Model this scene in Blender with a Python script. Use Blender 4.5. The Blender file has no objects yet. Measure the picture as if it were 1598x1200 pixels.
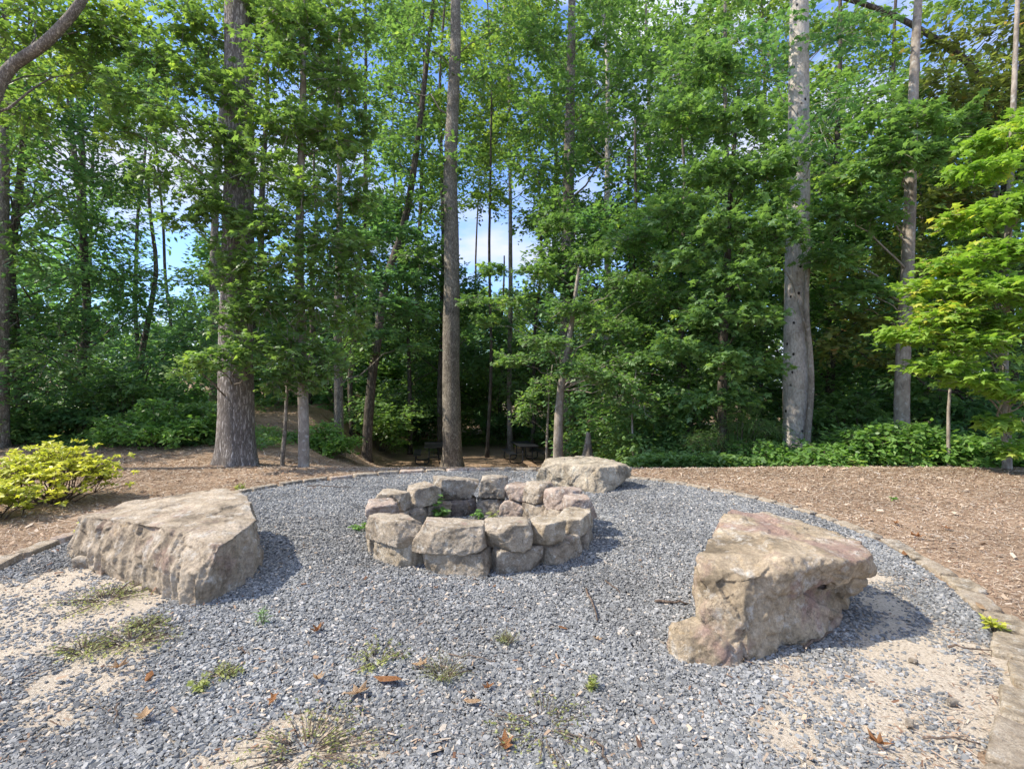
import bpy, bmesh, math, random
import numpy as np
from mathutils import Vector, Matrix

# ------------------------------------------------------------------ camera, sky, sun
scene = bpy.context.scene
COL = scene.collection
F, CX, CY, CAMZ = 820.0, 799.0, 600.0, 1.6
cam_d = bpy.data.cameras.new('camera')
cam = bpy.data.objects.new('camera', cam_d); COL.objects.link(cam)
cam.location = (0, 0, CAMZ); cam.rotation_euler = (math.radians(90), 0, 0)
cam_d.sensor_width = 36; cam_d.lens = 36 * F / 1598.0; cam_d.clip_start = 0.05; cam_d.clip_end = 2000
scene.camera = cam
SUN_EL = math.radians(47); SUN_DIR = Vector((-1.0, -0.12, 0)).normalized() * math.cos(SUN_EL) + Vector((0, 0, math.sin(SUN_EL)))
w = bpy.data.worlds.new('World'); scene.world = w; w.use_nodes = True
nt = w.node_tree; nt.nodes.clear()
def nn(nt, t, **k):
    n = nt.nodes.new(t)
    for a, b in k.items():
        if a == 'inp':
            for i, v in b.items(): n.inputs[i].default_value = v
        else: setattr(n, a, b)
    return n
sky = nn(nt, 'ShaderNodeTexSky', sky_type='NISHITA', sun_disc=False, sun_elevation=SUN_EL,
         sun_rotation=math.atan2(SUN_DIR.x, SUN_DIR.y), air_density=1.0, dust_density=0.6, ozone_density=2.0)
tc = nn(nt, 'ShaderNodeTexCoord'); mp = nn(nt, 'ShaderNodeMapping', inp={3: (1, 1, 2.6)})
cn = nn(nt, 'ShaderNodeTexNoise', inp={'Scale': 2.6, 'Detail': 7, 'Roughness': 0.55})
cr = nn(nt, 'ShaderNodeValToRGB'); cr.color_ramp.elements[0].position = 0.47; cr.color_ramp.elements[1].position = 0.62
cr.color_ramp.elements[0].color = (0, 0, 0, 1)
cmx = nn(nt, 'ShaderNodeMixRGB'); cmx.inputs[2].default_value = (5.0, 5.1, 5.5, 1)
bg = nn(nt, 'ShaderNodeBackground', inp={1: 0.15}); wo = nn(nt, 'ShaderNodeOutputWorld')
L = nt.links.new
L(tc.outputs['Generated'], mp.inputs[0]); L(mp.outputs[0], cn.inputs['Vector']); L(cn.outputs['Fac'], cr.inputs[0])
sx = nn(nt, 'ShaderNodeSeparateXYZ'); L(tc.outputs['Generated'], sx.inputs[0]); hi = nn(nt, 'ShaderNodeMapRange', inp={1: 0.45, 2: 0.85}); L(sx.outputs[2], hi.inputs[0])
cc = nn(nt, 'ShaderNodeMixRGB', inp={1: (2.15, 2.3, 2.85, 1), 2: (6.8, 6.7, 6.6, 1)}); L(hi.outputs[0], cc.inputs[0]); L(cc.outputs[0], cmx.inputs[2])  # clouds high overhead made brighter than the low ones, added as neutral fill
tn = nn(nt, 'ShaderNodeMixRGB', blend_type='MULTIPLY', inp={0: 1.0, 2: (0.50, 0.60, 0.80, 1)}); L(sky.outputs[0], tn.inputs[1])
L(cr.outputs[0], cmx.inputs[0]); L(tn.outputs[0], cmx.inputs[1]); L(cmx.outputs[0], bg.inputs[0]); L(bg.outputs[0], wo.inputs[0])
sd = bpy.data.lights.new('sun', 'SUN'); sd.energy = 2.6; sd.angle = math.radians(0.6); sd.color = (1.0, 0.91, 0.78)
sun = bpy.data.objects.new('sun', sd); COL.objects.link(sun)
sun.location = (-20, 0, 30); sun.rotation_euler = SUN_DIR.to_track_quat('Z', 'Y').to_euler()
vs = scene.view_settings; vs.view_transform = 'Standard'; vs.look = 'None'; vs.exposure = 1.5; vs.gamma = 1.0
scene.cycles.max_bounces = 8; scene.cycles.diffuse_bounces = 4; scene.cycles.transmission_bounces = 4
scene.cycles.glossy_bounces = 2; scene.cycles.sample_clamp_indirect = 5.0

rng = np.random.default_rng(7)
random.seed(7)

# ------------------------------------------------------------------ helpers
def P(px, py, d): return np.array([(px - CX) / F * d, d, CAMZ - (py - CY) / F * d])
def G(px, py, z=0.0):
    d = F * (CAMZ - z) / (py - CY); return np.array([(px - CX) / F * d, d, z])
def _h(ix, iy, iz):
    n = (ix.astype(np.int64) * 374761393 + iy.astype(np.int64) * 668265263 + iz.astype(np.int64) * 2147483647) & 0xffffffff
    n = ((n ^ (n >> 13)) * 1274126177) & 0xffffffff
    n = (n ^ (n >> 16)) * 2246822519 & 0xffffffff
    return ((n ^ (n >> 15)) & 0xffff) / 65535.0
def vnoise(p):
    i = np.floor(p).astype(np.int64); f = p - i; u = f * f * (3 - 2 * f); r = 0
    for a in (0, 1):
        for b in (0, 1):
            for c in (0, 1):
                wt = (u[:, 0] if a else 1 - u[:, 0]) * (u[:, 1] if b else 1 - u[:, 1]) * (u[:, 2] if c else 1 - u[:, 2])
                r = r + wt * _h(i[:, 0] + a, i[:, 1] + b, i[:, 2] + c)
    return r * 2 - 1
def fbm(p, o=4):
    s = 0; a = 1.0; t = 0
    for k in range(o): s = s + a * vnoise(p * 2 ** k + 17.3 * k); t += a; a *= 0.5
    return s / t
def sstep(a, b, x): t = np.clip((x - a) / (b - a), 0, 1); return t * t * (3 - 2 * t)

def mesh_from(name, V, T, mat, smooth=False):
    V = np.asarray(V, dtype=np.float32); T = np.asarray(T, dtype=np.int32); k = T.shape[1]
    me = bpy.data.meshes.new(name)
    me.vertices.add(len(V)); me.vertices.foreach_set('co', V.ravel())
    me.loops.add(len(T) * k); me.loops.foreach_set('vertex_index', T.ravel())
    me.polygons.add(len(T)); me.polygons.foreach_set('loop_start', np.arange(0, len(T) * k, k, dtype=np.int32))
    me.polygons.foreach_set('use_smooth', np.full(len(T), smooth)); me.update(calc_edges=True)
    if mat: me.materials.append(mat)
    return me
def obj(name, me, parent=None, loc=None):
    o = bpy.data.objects.new(name, me); COL.objects.link(o)
    if parent: o.parent = parent
    if loc is not None: o.location = loc
    return o
def tag(o, label=None, cat=None, group=None, kind=None):
    if label: o['label'] = label
    if cat: o['category'] = cat
    if group: o['group'] = group
    if kind: o['kind'] = kind
    return o
def empty(name, loc, label, cat, group=None):
    o = obj(name, None, None, loc); o.empty_display_size = 0.2; return tag(o, label, cat, group)

def terrain(x, y):
    x = np.asarray(x, float); y = np.asarray(y, float)
    cen = sstep(-7.0, -3.5, x + (y - 12) * 0.15)
    drop = -1.72 * np.clip((y - 9.95) / 11.0, 0, 1)
    drop = np.where(y < 9.95, 0, drop)
    right = sstep(3.5, 7.5, x)
    drop = drop * (1 - 0.35 * right)
    hill = 0.75 * sstep(11, 24, y) + 1.2 * sstep(24, 40, y)
    z = cen * drop + (1 - cen) * hill
    z = z + 0.02 * fbm(np.stack([x * .8, y * .8, x * 0], -1).reshape(-1, 3), 3).reshape(x.shape) * sstep(0.0, 1.0, np.hypot(x + .4, y - 5.55) - 4.1)
    return z
def tz(x, y): return float(terrain(np.array([x]), np.array([y]))[0])

# ------------------------------------------------------------------ materials
def newmat(name):
    m = bpy.data.materials.new(name); m.use_nodes = True; t = m.node_tree; t.nodes.clear()
    out = nn(t, 'ShaderNodeOutputMaterial'); b = nn(t, 'ShaderNodeBsdfPrincipled'); t.links.new(b.outputs[0], out.inputs[0])
    return m, t, b, out
def ramp(t, stops, fac):
    r = nn(t, 'ShaderNodeValToRGB'); e = r.color_ramp.elements
    while len(e) < len(stops): e.new(0.5)
    for i, (p, c) in enumerate(stops): e[i].position = p; e[i].color = (*c, 1)
    t.links.new(fac, r.inputs[0]); return r.outputs[0]
def leafmat(name, c1, c2, c3=None, transl=0.46, rough=0.42):
    m, t, b, out = newmat(name)
    g = nn(t, 'ShaderNodeNewGeometry'); tcn = nn(t, 'ShaderNodeTexCoord')
    n = nn(t, 'ShaderNodeTexNoise', inp={'Scale': 0.9, 'Detail': 3}); t.links.new(tcn.outputs['Object'], n.inputs['Vector'])
    a = nn(t, 'ShaderNodeMath', operation='MULTIPLY_ADD'); a.inputs[1].default_value = 0.55
    t.links.new(g.outputs['Random Per Island'], a.inputs[0])
    s = nn(t, 'ShaderNodeMath', operation='MULTIPLY_ADD'); s.inputs[1].default_value = 1.6; s.inputs[2].default_value = -0.58
    t.links.new(n.outputs['Fac'], s.inputs[0]); t.links.new(s.outputs[0], a.inputs[2])
    st = [(0.0, c1), (0.8, c2)]
    if c3: st.append((0.985, c3))
    c = ramp(t, st, a.outputs[0])
    t.links.new(c, b.inputs['Base Color']); b.inputs['Roughness'].default_value = rough; b.inputs['Specular IOR Level'].default_value = 0.45
    tr = nn(t, 'ShaderNodeBsdfTranslucent'); mm = nn(t, 'ShaderNodeMixRGB', blend_type='MULTIPLY', inp={0: 1.0, 2: (1.45, 1.55, 0.75, 1)})
    t.links.new(c, mm.inputs[1]); t.links.new(mm.outputs[0], tr.inputs[0])
    mx = nn(t, 'ShaderNodeMixShader', inp={0: transl}); t.links.new(b.outputs[0], mx.inputs[1]); t.links.new(tr.outputs[0], mx.inputs[2])
    t.links.new(mx.outputs[0], out.inputs[0]); return m
ML = {
 'oak':    leafmat('oak_leaf', (0.087, 0.158, 0.058), (0.204, 0.316, 0.091), (0.366, 0.484, 0.104)),
 'mid':    leafmat('mid_leaf', (0.087, 0.165, 0.062), (0.195, 0.323, 0.104), (0.346, 0.455, 0.116)),
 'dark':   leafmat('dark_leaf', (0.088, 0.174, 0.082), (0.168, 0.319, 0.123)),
 'maple':  leafmat('maple_leaf', (0.13, 0.26, 0.045), (0.30, 0.44, 0.08), (0.58, 0.53, 0.11)),
 'far':    leafmat('far_leaf', (0.110, 0.190, 0.056), (0.231, 0.333, 0.088), (0.396, 0.483, 0.112), 0.45),
 'azalea': leafmat('azalea_leaf', (0.30, 0.36, 0.06), (0.68, 0.64, 0.12), (0.78, 0.68, 0.16)),
 'olive':  leafmat('olive_leaf', (0.150, 0.175, 0.062), (0.250, 0.288, 0.088), (0.425, 0.225, 0.112)),
 'shrub':  leafmat('shrub_leaf', (0.094, 0.188, 0.056), (0.231, 0.400, 0.100), (0.425, 0.550, 0.125)),
 'weed':   leafmat('weed_leaf', (0.200, 0.225, 0.088), (0.450, 0.475, 0.175), (0.575, 0.425, 0.225)),
}
def barkmat(name, c1, c2, sc=26, zs=0.16, bump=0.9, knots=False, lich=None, vor=0.6):
    m, t, b, out = newmat(name)
    tcn = nn(t, 'ShaderNodeTexCoord'); mpn = nn(t, 'ShaderNodeMapping', inp={3: (1, 1, zs)})
    t.links.new(tcn.outputs['Object'], mpn.inputs[0])
    n = nn(t, 'ShaderNodeTexNoise', inp={'Scale': sc, 'Detail': 6, 'Roughness': 0.62, 'Distortion': 0.4}); t.links.new(mpn.outputs[0], n.inputs['Vector'])
    v = nn(t, 'ShaderNodeTexVoronoi', feature='DISTANCE_TO_EDGE', inp={'Scale': sc * 0.7}); 
    nd = nn(t, 'ShaderNodeMixRGB', inp={0: 0.13}); t.links.new(mpn.outputs[0], nd.inputs[1]); t.links.new(n.outputs['Color'], nd.inputs[2]); t.links.new(nd.outputs[0], v.inputs['Vector'])
    cl = nn(t, 'ShaderNodeMapRange', inp={1: 0.0, 2: 0.28, 3: 1 - vor}); t.links.new(v.outputs['Distance'], cl.inputs[0])
    mu = nn(t, 'ShaderNodeMath', operation='MULTIPLY'); t.links.new(n.outputs['Fac'], mu.inputs[0]); t.links.new(cl.outputs[0], mu.inputs[1])
    c = ramp(t, [(0.0, tuple(x * 0.45 for x in c1)), (0.3, c1), (0.62, c2)], mu.outputs[0])
    big = nn(t, 'ShaderNodeTexNoise', inp={'Scale': 2.3, 'Detail': 4}); t.links.new(tcn.outputs['Object'], big.inputs['Vector'])
    bc = ramp(t, [(0.3, (0.62, 0.60, 0.58)), (0.7, (1.15, 1.12, 1.1))], big.outputs['Fac'])
    m1 = nn(t, 'ShaderNodeMixRGB', blend_type='MULTIPLY', inp={0: 1.0}); t.links.new(c, m1.inputs[1]); t.links.new(bc, m1.inputs[2])
    last = m1.outputs[0]
    if knots:
        kv = nn(t, 'ShaderNodeTexVoronoi', inp={'Scale': 4.3, 'Randomness': 1.0}); mk = nn(t, 'ShaderNodeMapping', inp={3: (1, 1, 0.8)})
        t.links.new(tcn.outputs['Object'], mk.inputs[0]); t.links.new(mk.outputs[0], kv.inputs['Vector'])
        kr = nn(t, 'ShaderNodeMapRange', inp={1: 0.10, 2: 0.17}); t.links.new(kv.outputs['Distance'], kr.inputs[0])
        m2 = nn(t, 'ShaderNodeMixRGB', inp={1: (0.02, 0.015, 0.012, 1)}); t.links.new(kr.outputs[0], m2.inputs[0]); t.links.new(last, m2.inputs[2]); last = m2.outputs[0]
    if lich:
        ln = nn(t, 'ShaderNodeTexNoise', inp={'Scale': 9, 'Detail': 5, 'Roughness': 0.7}); t.links.new(tcn.outputs['Object'], ln.inputs['Vector'])
        lr = nn(t, 'ShaderNodeMapRange', inp={1: 0.56, 2: 0.64, 4: 0.7}); t.links.new(ln.outputs['Fac'], lr.inputs[0])
        m3 = nn(t, 'ShaderNodeMixRGB', inp={2: (*lich, 1)}); t.links.new(lr.outputs[0], m3.inputs[0]); t.links.new(last, m3.inputs[1]); last = m3.outputs[0]
    t.links.new(last, b.inputs['Base Color']); b.inputs['Roughness'].default_value = 0.9; b.inputs['Specular IOR Level'].default_value = 0.2
    bp = nn(t, 'ShaderNodeBump', inp={'Strength': bump, 'Distance': 0.03}); t.links.new(mu.outputs[0], bp.inputs['Height']); t.links.new(bp.outputs[0], b.inputs['Normal'])
    return m
MB = {
 'oak':  barkmat('oak_bark', (0.20, 0.175, 0.15), (0.62, 0.58, 0.53), 30, 0.20, 1.0),
 'pale': barkmat('pale_bark', (0.34, 0.31, 0.27), (0.62, 0.58, 0.52), 24, 0.45, 0.7, knots=True, vor=.15, lich=(0.50, 0.50, 0.46)),
 'mid':  barkmat('mid_bark', (0.18, 0.16, 0.13), (0.52, 0.48, 0.41), 34, 0.3, 0.8, lich=(0.36, 0.34, 0.27)),
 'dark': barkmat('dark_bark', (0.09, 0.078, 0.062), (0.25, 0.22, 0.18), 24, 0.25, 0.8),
 'smooth': barkmat('smooth_bark', (0.20, 0.17, 0.14), (0.40, 0.36, 0.30), 14, 0.5, 0.35, vor=.1, lich=(0.45, 0.44, 0.40)),
 'twig': barkmat('twig_bark', (0.12, 0.09, 0.07), (0.26, 0.20, 0.15), 30, 0.4, 0.3),
}
def rockmat(name, base, alt, stain, stain_lo=0.56, lichen=(0.50, 0.48, 0.42), seed=0.0, sc=1.0):
    m, t, b, out = newmat(name)
    tcn = nn(t, 'ShaderNodeTexCoord'); mpn = nn(t, 'ShaderNodeMapping', inp={1: (seed, seed * 1.7, seed * 0.3)}); t.links.new(tcn.outputs['Object'], mpn.inputs[0])
    def N(s, d=6, r=0.6): 
        n = nn(t, 'ShaderNodeTexNoise', inp={'Scale': s * sc, 'Detail': d, 'Roughness': r}); t.links.new(mpn.outputs[0], n.inputs['Vector']); return n.outputs['Fac']
    c = ramp(t, [(0.36, tuple(x * 0.5 for x in alt)), (0.46, tuple(x * .9 for x in alt)), (0.60, tuple(x * .9 for x in base)), (0.70, tuple(min(1, x * 1.2) for x in base))], N(3.2, 8, 0.65))
    def over(c, fac_src, lo, hi, col, amt):
        r = nn(t, 'ShaderNodeMapRange', inp={1: lo, 2: hi, 4: amt}); t.links.new(fac_src, r.inputs[0])
        mx = nn(t, 'ShaderNodeMixRGB', inp={2: (*col, 1)}); t.links.new(r.outputs[0], mx.inputs[0]); t.links.new(c, mx.inputs[1]); return mx.outputs[0]
    c = over(c, N(2.1, 5, 0.6), stain_lo, stain_lo + 0.09, stain, 0.65)
    c = over(c, N(5.7, 7, 0.7), 0.60, 0.68, (0.42, 0.29, 0.14), 0.45)
    c = over(c, N(7.0, 8, 0.75), 0.53, 0.64, tuple(min(.72, x * 1.3) for x in lichen), 0.65)
    c = over(c, N(38, 4, 0.7), 0.58, 0.70, tuple(x * 0.4 for x in alt), 0.7)
    c = over(c, N(13, 6, 0.8), 0.60, 0.66, tuple(x * 0.5 for x in alt), 0.5)
    gr = ramp(t, [(.38, (.72, .71, .70)), (.62, (1.16, 1.15, 1.14))], N(48, 5, .8)); gm = nn(t, 'ShaderNodeMixRGB', blend_type='MULTIPLY', inp={0: 1.0}); t.links.new(c, gm.inputs[1]); t.links.new(gr, gm.inputs[2]); c = gm.outputs[0]
    cv = nn(t, 'ShaderNodeTexVoronoi', feature='DISTANCE_TO_EDGE', inp={'Scale': 2.6 * sc}); cnz = nn(t, 'ShaderNodeTexNoise', inp={'Scale': 4 * sc, 'Detail': 6, 'Roughness': .65}); t.links.new(mpn.outputs[0], cnz.inputs['Vector'])
    cm = nn(t, 'ShaderNodeMixRGB', inp={0: .32}); t.links.new(mpn.outputs[0], cm.inputs[1]); t.links.new(cnz.outputs['Color'], cm.inputs[2]); t.links.new(cm.outputs[0], cv.inputs['Vector'])
    ck = nn(t, 'ShaderNodeMapRange', inp={1: 0.0, 2: 0.012, 3: 1.0, 4: 0.0}); t.links.new(cv.outputs['Distance'], ck.inputs[0])
    gate = nn(t, 'ShaderNodeMapRange', inp={1: .5, 2: .56}); t.links.new(N(3.1, 2), gate.inputs[0])
    cg = nn(t, 'ShaderNodeMath', operation='MULTIPLY'); t.links.new(ck.outputs[0], cg.inputs[0]); t.links.new(gate.outputs[0], cg.inputs[1])
    c = over(c, cg.outputs[0], 0, 1, tuple(x * 0.3 for x in alt), 0.8)
    t.links.new(c, b.inputs['Base Color']); b.inputs['Roughness'].default_value = 0.88; b.inputs['Specular IOR Level'].default_value = 0.25
    b1 = nn(t, 'ShaderNodeBump', inp={'Strength': 0.9, 'Distance': 0.03}); t.links.new(N(16, 9, 0.75), b1.inputs['Height'])
    b2 = nn(t, 'ShaderNodeBump', inp={'Strength': 0.5, 'Distance': 0.006}); t.links.new(N(110, 4, 0.7), b2.inputs['Height']); t.links.new(b1.outputs[0], b2.inputs['Normal'])
    t.links.new(b2.outputs[0], b.inputs['Normal']); return m
MR = {
 'tan':   rockmat('tan_sandstone', (0.54, 0.46, 0.35), (0.40, 0.33, 0.24), (0.36, 0.23, 0.19), 0.62, seed=3, sc=2),
 'pink':  rockmat('pink_sandstone', (0.55, 0.455, 0.37), (0.43, 0.335, 0.265), (0.44, 0.33, 0.275), 0.58, seed=9, sc=2),
 'grey':  rockmat('grey_sandstone', (0.47, 0.41, 0.32), (0.33, 0.28, 0.215), (0.20, 0.18, 0.15), 0.56, seed=14, sc=2),
 'ochre': rockmat('ochre_sandstone', (0.60, 0.52, 0.395), (0.42, 0.345, 0.24), (0.30, 0.26, 0.20), 0.60, seed=21, sc=2),
 'sooty': rockmat('sooty_sandstone', (0.24, 0.205, 0.17), (0.14, 0.115, 0.10), (0.17, 0.10, 0.08), 0.60, (0.30, 0.28, 0.25), seed=5, sc=2),
 'left':  rockmat('left_boulder_stone', (0.52, 0.435, 0.325), (0.38, 0.31, 0.22), (0.27, 0.18, 0.145), 0.57, (0.46, 0.44, 0.39), 31),
 'right': rockmat('right_boulder_stone', (0.53, 0.43, 0.30), (0.37, 0.295, 0.195), (0.29, 0.18, 0.16), 0.50, (0.46, 0.44, 0.39), 47),
 'back':  rockmat('back_boulder_stone', (0.49, 0.425, 0.32), (0.37, 0.315, 0.23), (0.48, 0.34, 0.22), 0.62, (0.44, 0.42, 0.34), 58),
}
def groundmat(name, stops, scale, bump, extra=None, islands=False, rough=0.95):
    m, t, b, out = newmat(name); tcn = nn(t, 'ShaderNodeTexCoord')
    n = nn(t, 'ShaderNodeTexNoise', inp={'Scale': scale, 'Detail': 8, 'Roughness': 0.75}); t.links.new(tcn.outputs['Object'], n.inputs['Vector'])
    if islands:
        g = nn(t, 'ShaderNodeNewGeometry'); c = ramp(t, stops, g.outputs['Random Per Island'])
    else: c = ramp(t, stops, n.outputs['Fac'])
    big = nn(t, 'ShaderNodeTexNoise', inp={'Scale': 0.9, 'Detail': 5, 'Roughness': 0.6}); t.links.new(tcn.outputs['Object'], big.inputs['Vector'])
    bc = ramp(t, [(0.32, (0.66, 0.64, 0.62)), (0.68, (1.02, 1.0, .98))], big.outputs['Fac'])
    m1 = nn(t, 'ShaderNodeMixRGB', blend_type='MULTIPLY', inp={0: 1.0}); t.links.new(c, m1.inputs[1]); t.links.new(bc, m1.inputs[2])
    last = m1.outputs[0]
    if extra:
        at = nn(t, 'ShaderNodeAttribute', attribute_name='sand'); sn = nn(t, 'ShaderNodeTexNoise', inp={'Scale': 60, 'Detail': 6, 'Roughness': 0.7}); t.links.new(tcn.outputs['Object'], sn.inputs['Vector'])
        sc = ramp(t, extra, sn.outputs['Fac']); m2 = nn(t, 'ShaderNodeMixRGB'); t.links.new(at.outputs['Fac'], m2.inputs[0]); t.links.new(last, m2.inputs[1]); t.links.new(sc, m2.inputs[2]); last = m2.outputs[0]
    t.links.new(last, b.inputs['Base Color']); b.inputs['Roughness'].default_value = rough; b.inputs['Specular IOR Level'].default_value = 0.2
    bp = nn(t, 'ShaderNodeBump', inp={'Strength': bump, 'Distance': 0.02}); t.links.new(n.outputs['Fac'], bp.inputs['Height']); t.links.new(bp.outputs[0], b.inputs['Normal'])
    return m
M_mulch = groundmat('mulch_soil', [(0.30, (0.15, 0.095, 0.06)), (0.5, (0.33, 0.235, 0.155)), (0.68, (0.54, 0.42, 0.30))], 45, 0.8)
M_sliver = groundmat('bark_slivers', [(0.0, (0.17, 0.09, 0.055)), (0.25, (0.32, 0.22, 0.15)), (0.55, (0.47, 0.365, 0.26)), (0.85, (0.62, 0.53, 0.42)), (1.0, (0.40, 0.36, 0.31))], 80, 0.3, islands=True)
M_bed = groundmat('gravel_dust', [(0.35, (0.10, 0.105, 0.11)), (0.5, (0.20, 0.205, 0.21)), (0.66, (0.40, 0.40, 0.41))], 75, 1.0, [(0.36, (0.32, 0.27, 0.20)), (0.46, (0.52, 0.44, 0.335)), (0.6, (0.65, 0.57, 0.45))])
M_chip = groundmat('slate_chips', [(0.0, (0.15, 0.157, 0.158)), (0.4, (0.225, 0.235, 0.235)), (0.8, (0.325, 0.335, 0.33)), (0.95, (0.42, 0.425, 0.415)), (0.97, (0.50, 0.44, 0.35)), (1.0, (0.55, 0.53, 0.50))], 90, 0.2, islands=True, rough=0.7)
M_dead = groundmat('dead_leaf', [(0.3, (0.30, 0.14, 0.06)), (0.5, (0.46, 0.24, 0.11)), (0.7, (0.58, 0.40, 0.24))], 18, 0.3)
M_dead2 = groundmat('pale_dead_leaf', [(0.3, (0.42, 0.28, 0.16)), (0.5, (0.58, 0.42, 0.26)), (0.7, (0.68, 0.55, 0.38))], 18, 0.3)
mt_, t_, b_, _ = newmat('black_coated_metal'); b_.inputs['Base Color'].default_value = (0.018, 0.020, 0.024, 1); b_.inputs['Roughness'].default_value = 0.38
M_black = mt_

# ------------------------------------------------------------------ setting: ground, gravel bed
def axis(lo, hi, dense_lo, dense_hi, n1, n2):
    return np.unique(np.concatenate([np.linspace(lo, dense_lo, n1), np.linspace(dense_lo, dense_hi, n2), np.linspace(dense_hi, hi, n1)]))
xs = axis(-220, 220, -16, 16, 30, 161); ys = axis(-60, 320, -1, 32, 30, 221)
X, Y = np.meshgrid(xs, ys); Z = terrain(X, Y)
RC = np.array([-0.4, 5.55]); RR = 4.1
Z = Z - 0.05 * (np.hypot(X - RC[0], Y - RC[1]) < RR - 0.25)
nx, ny = len(xs), len(ys); idx = np.arange(nx * ny).reshape(ny, nx)
Q = np.stack([idx[:-1, :-1], idx[:-1, 1:], idx[1:, 1:], idx[1:, :-1]], -1).reshape(-1, 4)
tag(obj('ground', mesh_from('ground', np.stack([X, Y, Z], -1).reshape(-1, 3), Q, M_mulch, True)), kind='structure')

SP = [(-3.0, 3.35, 1.0, 1.15), (-3.5, 4.3, .6, .9), (-2.2, 2.7, .4, .45), (-3.7, 4.1, 0.5, 0.8), (-1.25, 2.25, 0.55, 1.0), (-0.6, 2.25, 0.40, 0.8), (1.2, 2.35, 0.5, 0.75), (2.0, 2.6, 0.62, 1.05), (2.55, 3.2, 0.45, 1.0), (2.7, 3.9, 0.35, 1.0), (1.6, 3.0, 0.35, 0.4), (3.0, 4.4, 0.3, 0.8)]
def sandm(x, y):
    s = 0
    for a, b, r, k in SP: s = s + k * np.exp(-((x - a) ** 2 + (y - b) ** 2) / (r * r))
    n = fbm(np.stack([x * 2.2, y * 2.2, x * 0 + 3], -1).reshape(-1, 3), 4).reshape(np.shape(x))
    return sstep(0.22, 1.0, s + 0.5 * n)
th = np.linspace(0, 2 * np.pi, 181)[:-1]; rr = np.linspace(0, RR + 0.05, 70)
TH, R2 = np.meshgrid(th, rr); X = RC[0] + R2 * np.cos(TH); Y = RC[1] + R2 * np.sin(TH)
Z = 0.004 + 0.012 * fbm(np.stack([X * 1.4, Y * 1.4, X * 0], -1).reshape(-1, 3), 3).reshape(X.shape)
n2, n1 = X.shape; idx = np.arange(n1 * n2).reshape(n2, n1); idn = np.roll(idx, -1, 1)
Q = np.stack([idx[:-1], idn[:-1], idn[1:], idx[1:]], -1).reshape(-1, 4)[:, ::-1]
me = mesh_from('gravel_bed', np.stack([X, Y, Z], -1).reshape(-1, 3), Q, M_bed, True)
at = me.attributes.new('sand', 'FLOAT', 'POINT'); at.data.foreach_set('value', sandm(X, Y).ravel().astype(np.float32))
tag(obj('gravel_bed', me), kind='structure')

# ---- loose pieces built with numpy
def rotmats(n, yaw, tilt, r=rng):
    a = yaw; nx_ = r.normal(0, 1, n) * tilt; ny_ = r.normal(0, 1, n) * tilt
    zax = np.stack([nx_, ny_, np.ones(n)], -1); zax /= np.linalg.norm(zax, axis=1)[:, None]
    xax = np.stack([np.cos(a), np.sin(a), np.zeros(n)], -1); xax -= zax * (xax * zax).sum(1)[:, None]; xax /= np.linalg.norm(xax, axis=1)[:, None]
    return np.stack([xax, np.cross(zax, xax), zax], -1)
def scatter(TV, TT, pos, Rm, sc):
    """template verts TV (k,3) or (N,k,3) -> instanced arrays"""
    n = len(pos); tv = TV if TV.ndim == 3 else np.broadcast_to(TV, (n,) + TV.shape)
    tv = tv * sc[:, None, :]
    V = np.einsum('nij,nkj->nki', Rm, tv) + pos[:, None, :]
    k = tv.shape[1]; T = (TT[None] + (np.arange(n) * k)[:, None, None]).reshape(-1, TT.shape[1])
    return V.reshape(-1, 3), T
def chips(n, near):
    k = 5 if near else 4
    a = np.linspace(0, 2 * np.pi, k, endpoint=False)[None] + rng.uniform(-.45, .45, (n, k))
    r = rng.uniform(0.65, 1.1, (n, k)); top = np.stack([r * np.cos(a) * .82, r * np.sin(a) * .82, 0.5 + rng.uniform(-.25, .25, (n, k))], -1)
    bot = np.stack([r * np.cos(a), r * np.sin(a), np.full((n, k), -0.6)], -1)
    T = [(0, i, i + 1) for i in range(1, k - 1)]
    for i in range(k): j = (i + 1) % k; T += [(i, k + i, k + j), (i, k + j, j)]
    return np.concatenate([top, bot], 1), np.array(T)
Vs, Ts, off = [], [], 0
for near, n, d0, d1 in ((True, 170000, 1.9, 5.0), (False, 130000, 5.0, 9.65)):
    yy = rng.uniform(d0, d1, n * 2) if not near else d0 + (d1 - d0) * rng.uniform(0, 1, n * 2) ** 1.15
    xx = rng.uniform(-1, 1, n * 2) * np.minimum(yy * 1.02 + 0.3, 5)
    s = sandm(xx, yy); rad = np.hypot(xx - RC[0], yy - RC[1])
    inring = np.hypot(xx + .33, yy - 5.5) < .78
    keep = (rad < RR - 0.02) & (rng.uniform(0, 1, n * 2) > (s ** 1.4 * (.88 + .45 * fbm(np.stack([xx * 6, yy * 6, xx * 0 + 5], -1), 3))).clip(0, .985)) & (rng.uniform(0, 1, n * 2) < np.where(inring, .6, 1))
    xx, yy = xx[keep][:n], yy[keep][:n]; m = len(xx)
    TV, TT = chips(m, near)
    L_ = (rng.lognormal(0, .42, m) * (0.0108 if near else 0.0155)).clip(.004, .03)
    sc = np.stack([L_, L_ * rng.uniform(.5, .85, m), L_ * rng.uniform(.18, .42, m)], -1)
    lay = rng.uniform(0.004, 0.018, m) * (1 - sandm(xx, yy)) + .004
    base = 0.004 + 0.012 * fbm(np.stack([xx * 1.4, yy * 1.4, xx * 0], -1), 3)
    V, T = scatter(TV, TT, np.stack([xx, yy, base + lay], -1), rotmats(m, rng.uniform(0, 6.3, m), .28), sc)
    Vs.append(V); Ts.append(T + off); off += len(V)
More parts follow.
